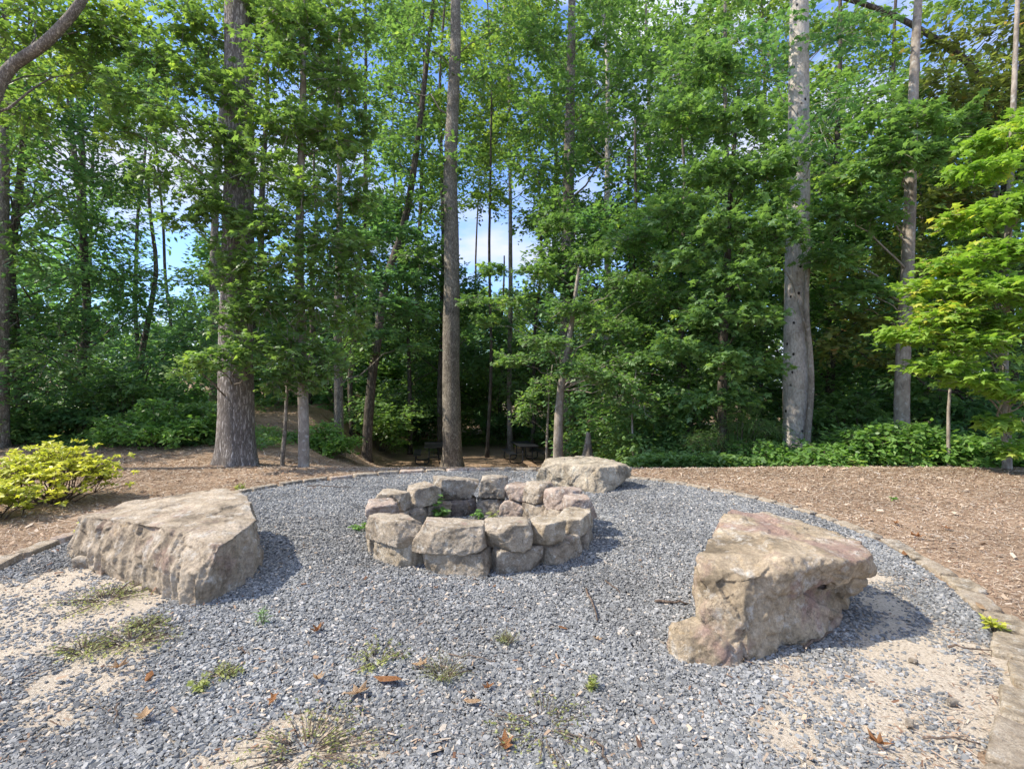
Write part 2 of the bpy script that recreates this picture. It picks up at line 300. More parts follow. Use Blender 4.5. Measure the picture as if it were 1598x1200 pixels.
tag(obj('gravel_chips', mesh_from('gravel_chips', np.concatenate(Vs), np.concatenate(Ts), M_chip)), 'loose blue grey slate chips filling the circle inside the stone edging', 'gravel', kind='stuff')

# bark slivers on the mulch
n = 330000
dd = 2.0 + 20 * rng.uniform(0, 1, n) ** 1.3; xx = rng.uniform(-1, 1, n) * (dd * 1.02 + .3)
rad = np.hypot(xx - RC[0], dd - RC[1]); keep = rad > RR + 0.02 - .45 * (rng.uniform(0, 1, n) ** 6)
keep &= ~((rad < RR + .02) & (sandm(xx, dd) < .2) & (dd > 4.5))
keep &= ~((np.abs(rad - RR - .09) < .13) & (rng.uniform(0, 1, n) < .85)); keep &= (dd < 11) | (rng.uniform(0, 1, n) < .5)
xx, dd = xx[keep], dd[keep]; m = len(xx)
sc_ = np.clip(dd / 6, .8, 2.2); Ls = rng.lognormal(0, .45, m) * .019 * sc_ ** .7
TV = np.array([(-1, -.5, 0), (1, -.7, .02), (.85, .6, .05), (-.9, .5, 0.02)], float)
Wd = rng.uniform(.10, .35, m) * .014 * sc_
V, T = scatter(TV, np.array([(0, 1, 2, 3)]), np.stack([xx, dd, terrain(xx, dd) + rng.uniform(.004, .022, m)], -1), rotmats(m, rng.uniform(0, 6.3, m), .22), np.stack([Ls, Wd * 1.6, Ls], -1))
tag(obj('bark_mulch', mesh_from('bark_mulch', V, T, M_sliver)), 'brown shredded bark mulch spread outside the stone edging', 'mulch', kind='stuff')

n = 12000; yy = 1.9 + 7.5 * rng.uniform(0, 1, n) ** 1.5; xx = rng.uniform(-1, 1, n) * yy; q = fbm(np.stack([xx * 1.3, yy * 1.3, xx * 0 + 8], -1), 3) + .25 * (xx < 0) * (yy < 5)
k_ = (q > .02) & (np.hypot(xx - RC[0], yy - RC[1]) < RR); xx, yy = xx[k_], yy[k_]; m = len(xx)
Ls = rng.lognormal(0, .5, m) * .0075
V, T = scatter(TV, np.array([(0, 1, 2, 3)]), np.stack([xx, yy, np.full(m, .030) + rng.uniform(0, .006, m)], -1), rotmats(m, rng.uniform(0, 6.3, m), .35), np.stack([Ls, Ls * rng.uniform(.12, .8, m), Ls], -1))
V2, T2 = V, T; n = 5000; dd = 2.2 + 9 * rng.uniform(0, 1, n) ** 1.2; xx = rng.uniform(-1, 1, n) * dd; k_ = (np.hypot(xx - RC[0], dd - RC[1]) > RR + .2) & (fbm(np.stack([xx, dd, xx * 0], -1), 3) > -.15); xx, dd = xx[k_], dd[k_]; m = len(xx)
Ls = rng.lognormal(0, .4, m) * .017; V, T = scatter(TV, np.array([(0, 1, 2, 3)]), np.stack([xx, dd, terrain(xx, dd) + rng.uniform(.02, .04, m)], -1), rotmats(m, rng.uniform(0, 6.3, m), .4), np.stack([Ls, Ls * rng.uniform(.25, 1.1, m), Ls], -1))
V, T = np.concatenate([V2, V]), np.concatenate([T2, T + len(V2)])
tag(obj('leaf_litter', mesh_from('leaf_litter', V, T, M_sliver)), 'tiny scraps of brown leaf and bark scattered over the gravel and mulch', 'litter', kind='stuff')

# ------------------------------------------------------------------ rocks
def hull_bm(bm, pts):
    vs_ = [bm.verts.new(tuple(p)) for p in pts]
    r = bmesh.ops.convex_hull(bm, input=vs_)
    dele = [g for g in r['geom_interior'] + r['geom_unused'] if isinstance(g, bmesh.types.BMVert)]
    if dele: bmesh.ops.delete(bm, geom=list(set(dele)), context='VERTS')
def chop(bm, n, amt, r, keep_bottom=True):
    """slice flakes off the corners and edges of a convex block"""
    for _ in range(n):
        d = Vector((r.gauss(0, 1), r.gauss(0, 1), r.gauss(0, .8))).normalized()
        ex = sorted(((v.co.dot(d)) for v in bm.verts), reverse=True); top = ex[0]; lo = ex[-1]
        co = d * (top - (top - lo) * amt * r.uniform(.25, 1))
        g = bm.verts[:] + bm.edges[:] + bm.faces[:]
        bmesh.ops.bisect_plane(bm, geom=g, plane_co=co, plane_no=d, clear_outer=True)
        ed = [e for e in bm.edges if e.is_boundary]
        if ed: bmesh.ops.holes_fill(bm, edges=ed)
def finish_rock(name, bm, voxel, amps, mat, parent=None, loc=(0, 0, 0), seed=0.0, groove=0.0, facets=14):
    bmesh.ops.triangulate(bm, faces=bm.faces[:]); bmesh.ops.recalc_face_normals(bm, faces=bm.faces[:])
    me = bpy.data.meshes.new('tmp'); bm.to_mesh(me); bm.free()
    o = bpy.data.objects.new('tmp', me); COL.objects.link(o)
    md = o.modifiers.new('r', 'REMESH'); md.mode = 'VOXEL'; md.voxel_size = voxel
    dg = bpy.context.evaluated_depsgraph_get(); dg.update()
    m2 = bpy.data.meshes.new_from_object(o.evaluated_get(dg)); bpy.data.objects.remove(o); bpy.data.meshes.remove(me)
    m2.name = name
    nv = len(m2.vertices); co = np.empty(nv * 3, np.float32); m2.vertices.foreach_get('co', co); co = co.reshape(-1, 3).astype(float)
    no = np.empty(nv * 3, np.float32); m2.vertices.foreach_get('normal', no); no = no.reshape(-1, 3)
    s = seed * 7.7 + 3
    a1, f1, a2, f2, a3, f3 = amps
    d = a1 * fbm(co * f1 + s, 3)
    rid = 1 - np.abs(fbm(co * f2 + s * 2, 4)) * 2.2
    d += a2 * rid * 0.8
    # flat conchoidal chips: quantised noise gives ledges
    q = fbm(co * f2 * .8 + 5 + s, 3) * 4; fl = np.floor(q); fr = q - fl
    d += a2 * .7 * (fl + sstep(.75, 1, fr)) / 2
    d += a3 * fbm(co * f3 + s, 3)
    rr_ = np.random.default_rng(int(seed * 100) + 1); ext = co.max(0) - co.min(0)
    for frac, k_, M_ in ((.30, .34, facets), (.12, .22, facets * 5)):
        sd_ = co[rr_.integers(0, nv, M_)]; gd = rr_.normal(0, 1, (M_, 3)) * k_
        wc = co + .10 * ext.min() * np.stack([fbm(co * f2 + 3 * q_, 3) for q_ in range(3)], -1)
        best = np.full(nv, 1e9); dd_ = np.zeros(nv)
        for q_ in range(M_):
            df = wc - sd_[q_]; q2 = (df ** 2).sum(1); mk = q2 < best; best[mk] = q2[mk]; dd_[mk] = (df[mk] @ gd[q_])
        lim = .09 * ext.min() * (1 if frac > .2 else .35); d += np.clip(dd_, -lim, lim * .5) * ((.45 if facets > 20 else .25) if frac > .2 else .6)
    if groove:
        side = np.clip(1 - np.abs(no[:, 2]) * 1.6, 0, 1); cc = co * np.array([8, 8, .7]) + s
        d -= groove * side * np.clip(np.abs(fbm(cc, 2)) * 2.4, 0, 1)
    if groove or facets > 20: d = d * (1 - .55 * sstep(.6, .95, no[:, 2]))
    else: d = d * (1 - .35 * sstep(.6, .95, no[:, 2]))
    co = co + no * d[:, None]
    m2.vertices.foreach_set('co', co.astype(np.float32).ravel())
    m2.polygons.foreach_set('use_smooth', np.ones(len(m2.polygons), bool)); m2.materials.clear(); m2.materials.append(mat); m2.update()
    return obj(name, m2, parent, loc)

def boulder(name, pieces, base, **k):
    bm = bmesh.new()
    for pts in pieces: hull_bm(bm, [np.array(p) - np.array(base) for p in pts])
    return finish_rock(name, bm, .010, facets=k.get('facets', 26), mat=k['mat'], amps=k['amps'], loc=base, seed=k['seed'], groove=k.get('groove', 0))
def Z_(px, py, z): return G(px, py, z)
# left boulder: slab with level top, fluted front face and a pointed nose towards the viewer
lb = [P(123, 806, 4.80), P(195, 783, 5.35), P(290, 768, 5.6), P(354, 760, 5.60), P(388, 771, 5.25), P(400, 812, 4.55), P(366, 838, 4.05), P(342, 853, 3.88), P(255, 822, 4.15), P(168, 809, 4.55),
      P(102, 855, 4.75), (-3.95, 4.8, -.05), (-3.0, 4.15, -.08), P(270, 940, 3.86), (-2.25, 3.76, -.02), (-2.22, 3.75, .08), (-2.08, 4.2, -.05), (-2.22, 4.75, -.08), (-2.55, 5.3, -.08), (-3.9, 5.4, -.08), P(300, 900, 3.78), P(394, 845, 4.4)]
b1 = boulder('boulder', [lb], (-3.0, 4.6, 0), mat=MR['left'], amps=(.03, 2.2, .006, 6, .009, 34), seed=1, groove=.045)
tag(b1, 'large wedge-shaped tan boulder at left, with pale flat top and fluted front face', 'boulder')
# right boulder: upright block, thick cap slab overhanging to the right, low foot at left
cap = [P(1140, 793, 4.35), P(1112, 830, 3.85), P(1092, 868, 3.35), P(1095, 905, 3.2), P(1166, 905, 3.08), P(1227, 868, 3.22), P(1285, 880, 3.25), P(1345, 874, 3.30), P(1362, 864, 3.45), P(1313, 830, 3.95), P(1212, 804, 4.4),
       P(1360, 893, 3.42), P(1300, 905, 3.35), (2.4, 3.9, .33), (1.95, 4.5, .3), (1.55, 4.0, .2), P(1240, 930, 3.2), P(1120, 945, 3.12)]
body = [P(1084, 885, 3.35), P(1088, 960, 3.12), (1.12, 3.08, -.05), P(1166, 908, 3.08), P(1150, 1040, 2.98), P(1181, 1026, 3.06), P(1251, 1009, 3.2), P(1305, 985, 3.42), P(1320, 935, 3.5), P(1240, 900, 3.25), (1.3, 3.5, -.05), (1.55, 4.1, -.05), (1.9, 4.3, -.05), (2.1, 3.9, -.05), (2.1, 3.45, -.05), P(1120, 880, 3.6), P(1250, 860, 4.1)]
lip = [P(1290, 895, 3.4), P(1345, 903, 3.45), P(1347, 915, 3.48), P(1318, 928, 3.45), (2.1, 3.9, .25), (2.2, 3.8, .4), P(1290, 925, 3.4)]
foot = [P(1050, 972, 3.12), P(1082, 962, 3.15), P(1046, 1022, 3.1), P(1068, 1043, 2.98), P(1148, 1046, 2.93), P(1172, 1030, 2.99), P(1110, 985, 3.02), (1.08, 3.35, -.05), (1.0, 3.0, -.05), (1.3, 2.98, -.05), P(1088, 975, 3.3)]
b2 = boulder('boulder', [cap, body, lip, foot], (1.6, 3.6, 0), mat=MR['right'], amps=(.025, 2.4, .018, 5.0, .010, 32), seed=2, groove=.006)
tag(b2, 'jagged boulder at right with purple-stained top overhanging its right end', 'boulder')
bb = [P(851, 716, 8.4), P(878, 713, 8.7), P(925, 711, 8.7), P(950, 716, 8.5), P(978, 724, 8.2), P(985, 731, 8.1), P(980, 742, 8.1), P(958, 767, 7.8), P(943, 772, 7.62), P(925, 770, 7.66), P(890, 764, 8.0),
      P(837, 753, 8.5), P(843, 731, 8.3), P(934, 730, 7.75), P(965, 727, 7.95), P(868, 723, 8.15), (1.4, 8.3, -.05), (.6, 8.9, -.05), P(900, 727, 7.95)]
b3 = boulder('boulder', [bb], (1.0, 8.2, 0), mat=MR['back'], amps=(.025, 2.0, .016, 4.5, .009, 28), seed=3)
tag(b3, 'pale buff boulder standing behind the fire pit at the far edge of the gravel', 'boulder')

def block(name, Lx, Wy, Hz, mat, parent, loc, rz, r, voxel=.012, n=9, amt=.16, tilt=0.0, amps=None, taper=0.0, rx=0.0):
    bm = bmesh.new(); pts = []
    for sx in (-1, 1):
        for sy in (-1, 1):
            for sz in (-1, 1):
                k = 1 - taper * (sz > 0) * r.uniform(0, 1)
                pts.append((sx * Lx / 2 * k * r.uniform(.92, 1.05), sy * Wy / 2 * k * r.uniform(.9, 1.08), sz * Hz / 2 * r.uniform(.88, 1.05)))
    hull_bm(bm, pts); chop(bm, n, amt, r)
    for ax, tgt in enumerate((Lx, Wy, Hz)):
        q = [v.co[ax] for v in bm.verts]; k = tgt / (max(q) - min(q)) ; mid = (max(q) + min(q)) / 2
        for v in bm.verts: v.co[ax] = (v.co[ax] - mid) * k * 1.03
    bmesh.ops.rotate(bm, verts=bm.verts[:], cent=(0, 0, 0), matrix=Matrix.Rotation(rz, 3, 'Z') @ Matrix.Rotation(tilt, 3, 'Y') @ Matrix.Rotation(rx, 3, 'X'))
    return finish_rock(name, bm, voxel, amps or (.010, 5, .006, 12, .003, 45), mat, parent, loc, seed=r.uniform(0, 30))

# fire pit of two courses of stone
pit = empty('fire_pit', (-.33, 5.5, 0), 'round fire pit of two courses of rough tan stones on the gravel', 'fire pit')
rs = random.Random(11)
# (angle, length, height, mat, radius, tilt, zoff)
upper = [(-134, .56, .20, 'tan', 1.02, .0, 0), (-101, .60, .235, 'tan', 1.03, .03, 0), (-74, .39, .22, 'tan', 1.02, -.02, 0), (-52, .35, .19, 'ochre', 1.0, -.05, .01),
         (-22, .52, .17, 'ochre', 1.0, -.05, -.02), (5, .32, .21, 'pink', 1.04, .05, 0), (27, .42, .22, 'pink', 1.0, .10, .01), (48, .30, .24, 'tan', .98, 0, .01),
         (66, .27, .18, 'pink', 1.0, .05, 0), (84, .31, .24, 'grey', 1.0, 0, .03), (110, .52, .24, 'grey', 1.02, -.20, .02), (138, .36, .22, 'tan', 1.02, .0, .01), (160, .30, .20, 'tan', 1.04, .1, .02), (184, .34, .22, 'pink', 1.0, 0, -.02), (203, .18, .15, 'grey', .98, 0, -.04)]
lower = [(-156, .24, .2, 'ochre'), (-130, .46, .21, 'ochre'), (-97, .54, .20, 'tan'), (-69, .42, .20, 'grey'), (-43, .44, .19, 'tan'), (-17, .40, .21, 'grey'), (6, .36, .2, 'tan'), (27, .34, .2, 'tan'), (47, .34, .2, 'tan'),
         (67, .33, .2, 'pink'), (86, .32, .2, 'grey'), (106, .34, .2, 'sooty'), (126, .34, .2, 'tan'), (147, .36, .2, 'grey'), (168, .34, .2, 'tan'), (186, .28, .2, 'grey')]
for a, ln, h, mt, R_, tl, zo in upper:
    an = math.radians(a); block('stone', ln * 1.03, .31 * rs.uniform(.92, 1.1), h * 1.04, MR[mt], pit, (R_ * math.cos(an) * rs.uniform(.98, 1.02), R_ * math.sin(an) * rs.uniform(.98, 1.02), .195 + h / 2 + zo + rs.uniform(-.012, .012)), an + math.pi / 2 + rs.uniform(-.12, .12), rs, tilt=tl + rs.uniform(-.07, .07), n=14, amt=.14, taper=.08, amps=(.006, 5, .005, 12, .004, 50), voxel=.010)
for a, ln, h, mt in lower:
    an = math.radians(a); block('stone', ln * 1.02, .31, h + .04, MR[mt], pit, (1.0 * math.cos(an), 1.0 * math.sin(an), .09), an + math.pi / 2 + rs.uniform(-.05, .05), rs, n=10, amt=.11, amps=(.006, 5, .005, 12, .004, 50), voxel=.010)

# edging stones round the gravel
ORD = ['first', 'second', 'third', 'fourth', 'fifth', 'sixth', 'seventh', 'eighth', 'ninth', 'tenth', 'eleventh', 'twelfth', 'thirteenth', 'fourteenth', 'fifteenth', 'sixteenth', 'seventeenth', 'eighteenth', 'nineteenth', 'twentieth', 'twenty-first', 'twenty-second', 'twenty-third', 'twenty-fourth', 'twenty-fifth']
CW = {'tan': 'tan', 'grey': 'grey', 'ochre': 'yellowish', 'pink': 'pinkish'}
a = -60.0; side = {'R': 0, 'B': 0, 'L': 0}; rs = random.Random(23)
EG = 'edging stones laid round the gravel circle'
while a < 207:
    an0 = math.radians(a); ln = rs.uniform(.34, .46) if a > 60 else rs.uniform(.24, .40)
    da = math.degrees((ln + .035) / (RR + .09)); an = math.radians(a + da / 2); rj = RR + .09 + rs.uniform(-.025, .025); x = RC[0] + rj * math.cos(an); y = RC[1] + rj * math.sin(an)
    vis = abs(x) < y * .99 + .1
    big = a < -20
    mt = rs.choice(['tan', 'tan', 'grey', 'ochre', 'grey'] if a < 40 else ['grey', 'grey', 'tan', 'pink'])
    if big: mt = rs.choice(['tan', 'ochre', 'ochre', 'tan'])
    if vis:
        wd = rs.uniform(.17, .21) if big else rs.uniform(.12, .15)
        h = rs.uniform(.10, .13) if a > 60 else rs.uniform(.09, .11)
        o = block('edging_stone', ln, wd, h, MR[mt], None, (x, y, -.012 if a < 60 else .0), an + math.pi / 2 + rs.uniform(-.13, .13), rs, voxel=.012, n=6, amt=.10, rx=rs.uniform(-.06, .06), amps=(.012, 6, .004, 12, .002, 45))
        if a < 45: side['R'] += 1; lab = '%s %s flat edging stone counting up from the lower right corner' % (ORD[side['R'] - 1], CW[mt])
        elif a < 128: side['B'] += 1; lab = '%s small %s edging block along the far rim, counting leftward from behind the pale boulder' % (ORD[side['B'] - 1], CW[mt])
        else: side['L'] += 1; lab = '%s %s edging stone on the left rim, counting from the oak side toward the viewer' % (ORD[side['L'] - 1], CW[mt])
        tag(o, lab, 'edging stone', EG)
    a += da
tag(block('stone_block', .30, .14, .12, MR['grey'], None, tuple(G(136, 889) + np.array([0, .08, .04])), .1, rs, n=6, amt=.1), 'small squared grey block wedged under the left end of the wedge-shaped boulder', 'stone')

# ------------------------------------------------------------------ tubes, trunks
def tube(path, rad, n=8, seed=0, rough=0.0, cap=True):
    path = np.asarray(path, float); m = len(path)
    t = np.gradient(path, axis=0); t /= np.linalg.norm(t, axis=1)[:, None] + 1e-9
    ref = np.array([0.31, 0.95, 0.05]) if abs(t[0][2]) > .5 else np.array([0., 0, 1])
    u = np.cross(t, ref); u /= np.linalg.norm(u, axis=1)[:, None] + 1e-9; v = np.cross(t, u)
    a = np.linspace(0, 2 * np.pi, n, endpoint=False)
    rad = np.broadcast_to(np.asarray(rad, float), (m,))
    R_ = rad[:, None] * np.ones(n)
    if rough:
        pp = path[:, None, :] * np.array([1, 1, .9]) + (u[:, None] * np.cos(a)[None, :, None] + v[:, None] * np.sin(a)[None, :, None]) * 1.3
        R_ = R_ * (1 + rough * fbm(pp.reshape(-1, 3) * 1.5 + seed, 3).reshape(m, n))
    V = path[:, None] + R_[..., None] * (u[:, None] * np.cos(a)[None, :, None] + v[:, None] * np.sin(a)[None, :, None])
    i = np.arange(m * n).reshape(m, n); j = np.roll(i, -1, 1)
    Q = np.stack([i[:-1], j[:-1], j[1:], i[1:]], -1).reshape(-1, 4)
    V = V.reshape(-1, 3); T = np.concatenate([Q[:, [0, 1, 2]], Q[:, [0, 2, 3]]])
    if cap:
        k = len(V); V = np.concatenate([V, path[-1:], path[:1]]); e = i[-1]; s = i[0]
        T = np.concatenate([T, np.stack([e, np.roll(e, -1), np.full(n, k)], -1), np.stack([np.roll(s, -1), s, np.full(n, k + 1)], -1)])
    return V, T
class MBd:
    def __init__(s): s.V = []; s.T = []; s.o = 0
    def add(s, V, T):
        if len(V) == 0: return
        s.V.append(V); s.T.append(T + s.o); s.o += len(V)
    def mesh(s, name, mat, smooth=True): return mesh_from(name, np.concatenate(s.V), np.concatenate(s.T), mat, smooth)
def curve(p0, p1, sag=0.0, n=6, wob=0.0, r=rng):
    p0 = np.array(p0); p1 = np.array(p1); t = np.linspace(0, 1, n)[:, None]
    p = p0 * (1 - t) + p1 * t; p[:, 2] += sag * np.sin(np.pi * t[:, 0])
    if wob: p[1:-1] += r.normal(0, wob, (n - 2, 3))
    return p

# leaf templates (tris)
LOB = np.array([(0, 0, 0), (.10, .13, 0), (.02, .42, -.06), (.36, .22, 0), (.52, .52, -.10), (.60, .20, 0), (1.0, 0, -.14), (.60, -.20, 0), (.52, -.52, -.10), (.36, -.22, 0), (.02, -.42, -.06), (.10, -.13, 0), (.4, 0, .03)], float)
LOBT = np.array([(12, i, i + 1) for i in range(0, 11)] + [(12, 11, 0)])
OVA = np.array([(0, 0, 0), (.30, .27, -.05), (.68, .20, -.10), (1.0, 0, -.16), (.68, -.20, -.10), (.30, -.27, -.05)], float)
OVAT = np.array([(0, 1, 3), (1, 2, 3), (0, 3, 5), (3, 4, 5)])
DIA = np.array([(0, 0, 0), (.45, .33, -.05), (1.0, 0, -.1), (.5, -.33, -.05)], float); DIAT = np.array([(0, 1, 2), (0, 2, 3)])
BLD = np.array([(0, .03, 0), (0, -.03, 0), (.6, -.025, .0), (.6, .025, 0), (1.0, 0, -.12)], float); BLDT = np.array([(0, 1, 2), (0, 2, 3), (3, 2, 4)])
TPL = {'lob': (LOB, LOBT), 'ova': (OVA, OVAT), 'dia': (DIA, DIAT), 'bld': (BLD, BLDT)}
def leaves_at(pos, heading, size, kind, r, tilt=.5, droop=.25, svar=.25):
    n = len(pos)
    z = np.stack([r.normal(0, tilt, n), r.normal(0, tilt, n), np.ones(n)], -1); z /= np.linalg.norm(z, axis=1)[:, None]
    x = heading + np.stack([r.normal(0, .5, n), r.normal(0, .5, n), r.normal(-droop, .25, n)], -1)
    x -= z * (x * z).sum(1)[:, None]; x /= np.linalg.norm(x, axis=1)[:, None] + 1e-9
    R_ = np.stack([x, np.cross(z, x), z], -1); s = size * (1 + r.normal(0, svar, n)).clip(.45, 1.7)
    V, T = TPL[kind]; return scatter(V, T, pos, R_, np.stack([s, s * r.uniform(.8, 1.1, n), s], -1))
def foliage(cl, ntw, nlf, size, kind, r, flat=.5, twr=None, tilt=.5, droop=.25, svar=.25):
    """cl: (N,4) clump centres + radius; sprays of leaves along twigs"""
    cl = np.asarray(cl, float); N = len(cl)
    k = np.repeat(np.arange(N), (ntw * (cl[:, 3] / cl[:, 3].mean()) ** 2).astype(int).clip(4)); c = cl[k, :3]; R_ = cl[k, 3] * 1.18; m = len(k)
    d = r.normal(0, 1, (m, 3)) * np.array([1, 1, flat]); d /= np.linalg.norm(d, axis=1)[:, None]
    d2 = d * np.array([1, 1, flat * 1.2]); rad = R_ * r.uniform(.25, 1.0, m) ** .6
    st = c + d2 * (rad * .45)[:, None]; en = c + d2 * rad[:, None] + np.stack([r.normal(0, .12, m), r.normal(0, .12, m), r.normal(0, .10, m) - .06], -1) * R_[:, None]
    t = r.uniform(.1, 1.05, (m, nlf, 1)); pos = st[:, None] * (1 - t) + en[:, None] * t + r.normal(0, 1, (m, nlf, 3)) * (size * np.array([.45, .45, .30]))
    hd = (en - st); hd /= np.linalg.norm(hd, axis=1)[:, None] + 1e-9
    lat = np.stack([-hd[:, 1], hd[:, 0], hd[:, 2] * 0], -1); sg = r.choice([-1, 1], (m, nlf, 1))
    H = (hd[:, None] + lat[:, None] * sg * .9)
    V, T = leaves_at(pos.reshape(-1, 3), H.reshape(-1, 3), size, kind, r, tilt, droop, svar)
    tw = (st, en)
    return V, T, tw
def twig_mesh(st, en, r0):
    d = en - st; d /= np.linalg.norm(d, axis=1)[:, None] + 1e-9
    u = np.cross(d, np.array([.2, .3, 1.])); u /= np.linalg.norm(u, axis=1)[:, None] + 1e-9; v = np.cross(d, u); n = len(st); V = []
    for p, k in ((st, 1.0), (en, .35)):
        for q in range(3): a = q * 2.094; V.append(p + (u * math.cos(a) + v * math.sin(a)) * r0 * k)
    V = np.stack(V, 1).reshape(-1, 3); T = []
    for i in range(3): j = (i + 1) % 3; T += [(i, j, 3 + j), (i, 3 + j, 3 + i)]
    T = (np.array(T)[None] + (np.arange(n) * 6)[:, None, None]).reshape(-1, 3); return V, T

WOODS = 'tall trees of the wood behind the gravel'
def tree(name, label, base, path=None, r0=.2, height=18, lean=(0, 0), bark='mid', leaf='mid', clumps=(), auto=None, size=.14, kind='ova', ntw=26, nlf=9, seed=0, group=WOODS, flare=1.35, sides=14, flat=.8, twigs=True, cat='tree', wob=.05, droop=.25, tilt=.5, limbr=.6, zmin=.6):
    r = np.random.default_rng(1000 + seed); base = np.array(base, float)
    root = empty(name, tuple(base), label, cat, group)
    if kind == 'lob': size *= .8; ntw = int(ntw * 1.3)
    if path is None:
        n = max(8, int(height / .6)); t = np.linspace(0, 1, n)
        wv = np.stack([fbm(np.stack([t * 3 + seed * 3.1, t * 0 + k, t * 0], -1), 2) for k in (1, 5)], -1) * wob * 6 * np.minimum(1, t * 4)[:, None]
        path = np.stack([lean[0] * t + wv[:, 0], lean[1] * t + wv[:, 1], t * height - .15], -1)
    else:
        path = np.array(path, float) - base; 
        tt = np.linspace(0, 1, len(path)); t = np.linspace(0, 1, 34); path = np.stack([np.interp(t, tt, path[:, k]) for k in range(3)], -1)
        ker = np.array([.25, .5, .25])
        for _ in range(3):
            q = path.copy(); q[1:-1] = path[:-2] * .25 + path[1:-1] * .5 + path[2:] * .25; path = q
    h = path[:, 2] - path[0, 2]; H = h[-1]
    rad = r0 * (1 - .72 * (h / H) ** 1.1) * (1 + (flare - 1) * np.exp(-h / (r0 * 1.6)))
    mb = MBd(); mb.add(*tube(path, rad, sides, seed, .09))
    V_ = mb.V[0]; hh = V_[:, 2] - path[0, 2]; an_ = np.arctan2(V_[:, 1] - np.interp(V_[:, 2], path[:, 2], path[:, 1]), V_[:, 0] - np.interp(V_[:, 2], path[:, 2], path[:, 0]))
    lob_ = 1 + (.22 * np.cos(an_ * 5 + seed) + .12 * np.cos(an_ * 3 + 2 * seed)) * np.exp(-hh / (r0 * 1.1)); V_[:, :2] = path[0, :2] + (V_[:, :2] - path[0, :2]) * np.where(hh < r0 * 5, lob_, 1)[:, None]
    trunk = obj('trunk', mb.mesh('trunk', MB[bark]), root)
    cl = [np.array([*(np.array(c[:3]) - base), c[3]]) for c in clumps]
    if auto:
        z0, z1, R_, nc, cr_ = auto; nc = int(nc * 1.3)
        for i in range(nc):
            z = z0 + (z1 - z0) * (i + r.uniform(0, 1)) / nc; s = (z - z0) / (z1 - z0 + 1e-6)
            prof = .55 + .75 * math.sin(math.pi * min(1, s * .85 + .12)); an = i * 2.4 + r.uniform(-.5, .5); rr_ = R_ * prof * math.sqrt(r.uniform(.06, 1))
            ax = [np.interp(z, path[:, 2], path[:, 0]), np.interp(z, path[:, 2], path[:, 1])]
            cl.append(np.array([ax[0] + rr_ * math.cos(an), ax[1] + rr_ * math.sin(an), z, cr_ * r.uniform(.7, 1.3)]))
    if cl and auto:
        a_ = np.array(cl); q = (a_[:, 0] + base[0]) / (a_[:, 1] + base[1]); e = (a_[:, 2] + base[2] - CAMZ) / (a_[:, 1] + base[1]); keep = np.ones(len(a_), bool)
        for q0, e0, qr, er in ((-.665, .27, .065, .12), (.0, .28, .06, .10), (-.64, .50, .05, .04), (-.27, .58, .04, .09), (.80, .66, .07, .06), (.21, .40, .03, .08), (-.18, .36, .03, .06)): keep &= ((q - q0) / qr) ** 2 + ((e - e0) / er) ** 2 > 1
        wz = a_[:, 2] + base[2] + 1.2; tt_ = wz / SUN_DIR.z; gx = a_[:, 0] + base[0] - SUN_DIR.x * tt_; gy = a_[:, 1] + base[1] - SUN_DIR.y * tt_
        for x0, y0, ax_, ay_ in ((-2.2, 20.5, 4.6, 4.6), (-9.0, 18.5, 2.0, 3.0)): keep &= ~((((gx - x0) / ax_) ** 2 + ((gy - y0) / ay_) ** 2 < 1) & (r.uniform(0, 1, len(a_)) < .93) & (a_[:, 2] > 1.8))
        cl = [c for c, k_ in zip(cl, keep) if k_]
    if cl:
        cl = np.array(cl); br = MBd()
        for c in cl:
            hx = c[:3]; za = max(zmin, hx[2] - .45 * math.hypot(hx[0], hx[1]) - .2); za = min(za, path[-1, 2] - .1)
            p0 = np.array([np.interp(za, path[:, 2], path[:, k]) for k in (0, 1)] + [za]); rt = np.interp(za, path[:, 2], rad)
            dl = np.linalg.norm(hx - p0); rb = min(rt * .45, .012 + .013 * dl) * limbr
            n_ = 8; br.add(*tube(curve(p0, hx, dl * .08, n_, dl * .025, r), np.linspace(rb, rb * .25, n_), 6))
        V, T, tw = foliage(cl, int(ntw * (1.5 if auto else 2.7)), nlf, size, kind, r, flat, tilt=tilt, droop=droop)
        if twigs: br.add(*twig_mesh(tw[0], tw[1], .008 if size > .1 else .005))
        obj('branches', br.mesh('branches', MB[bark if bark != 'oak' else 'mid']), root)
        obj('crown', mesh_from('crown', V, T, ML[leaf], False), root)
    return root
def C(*a): return [(*P(px, py, d), r) for px, py, d, r in a]
def gp(px, d): x = (px - CX) / F * d; return (x, d, tz(x, d))
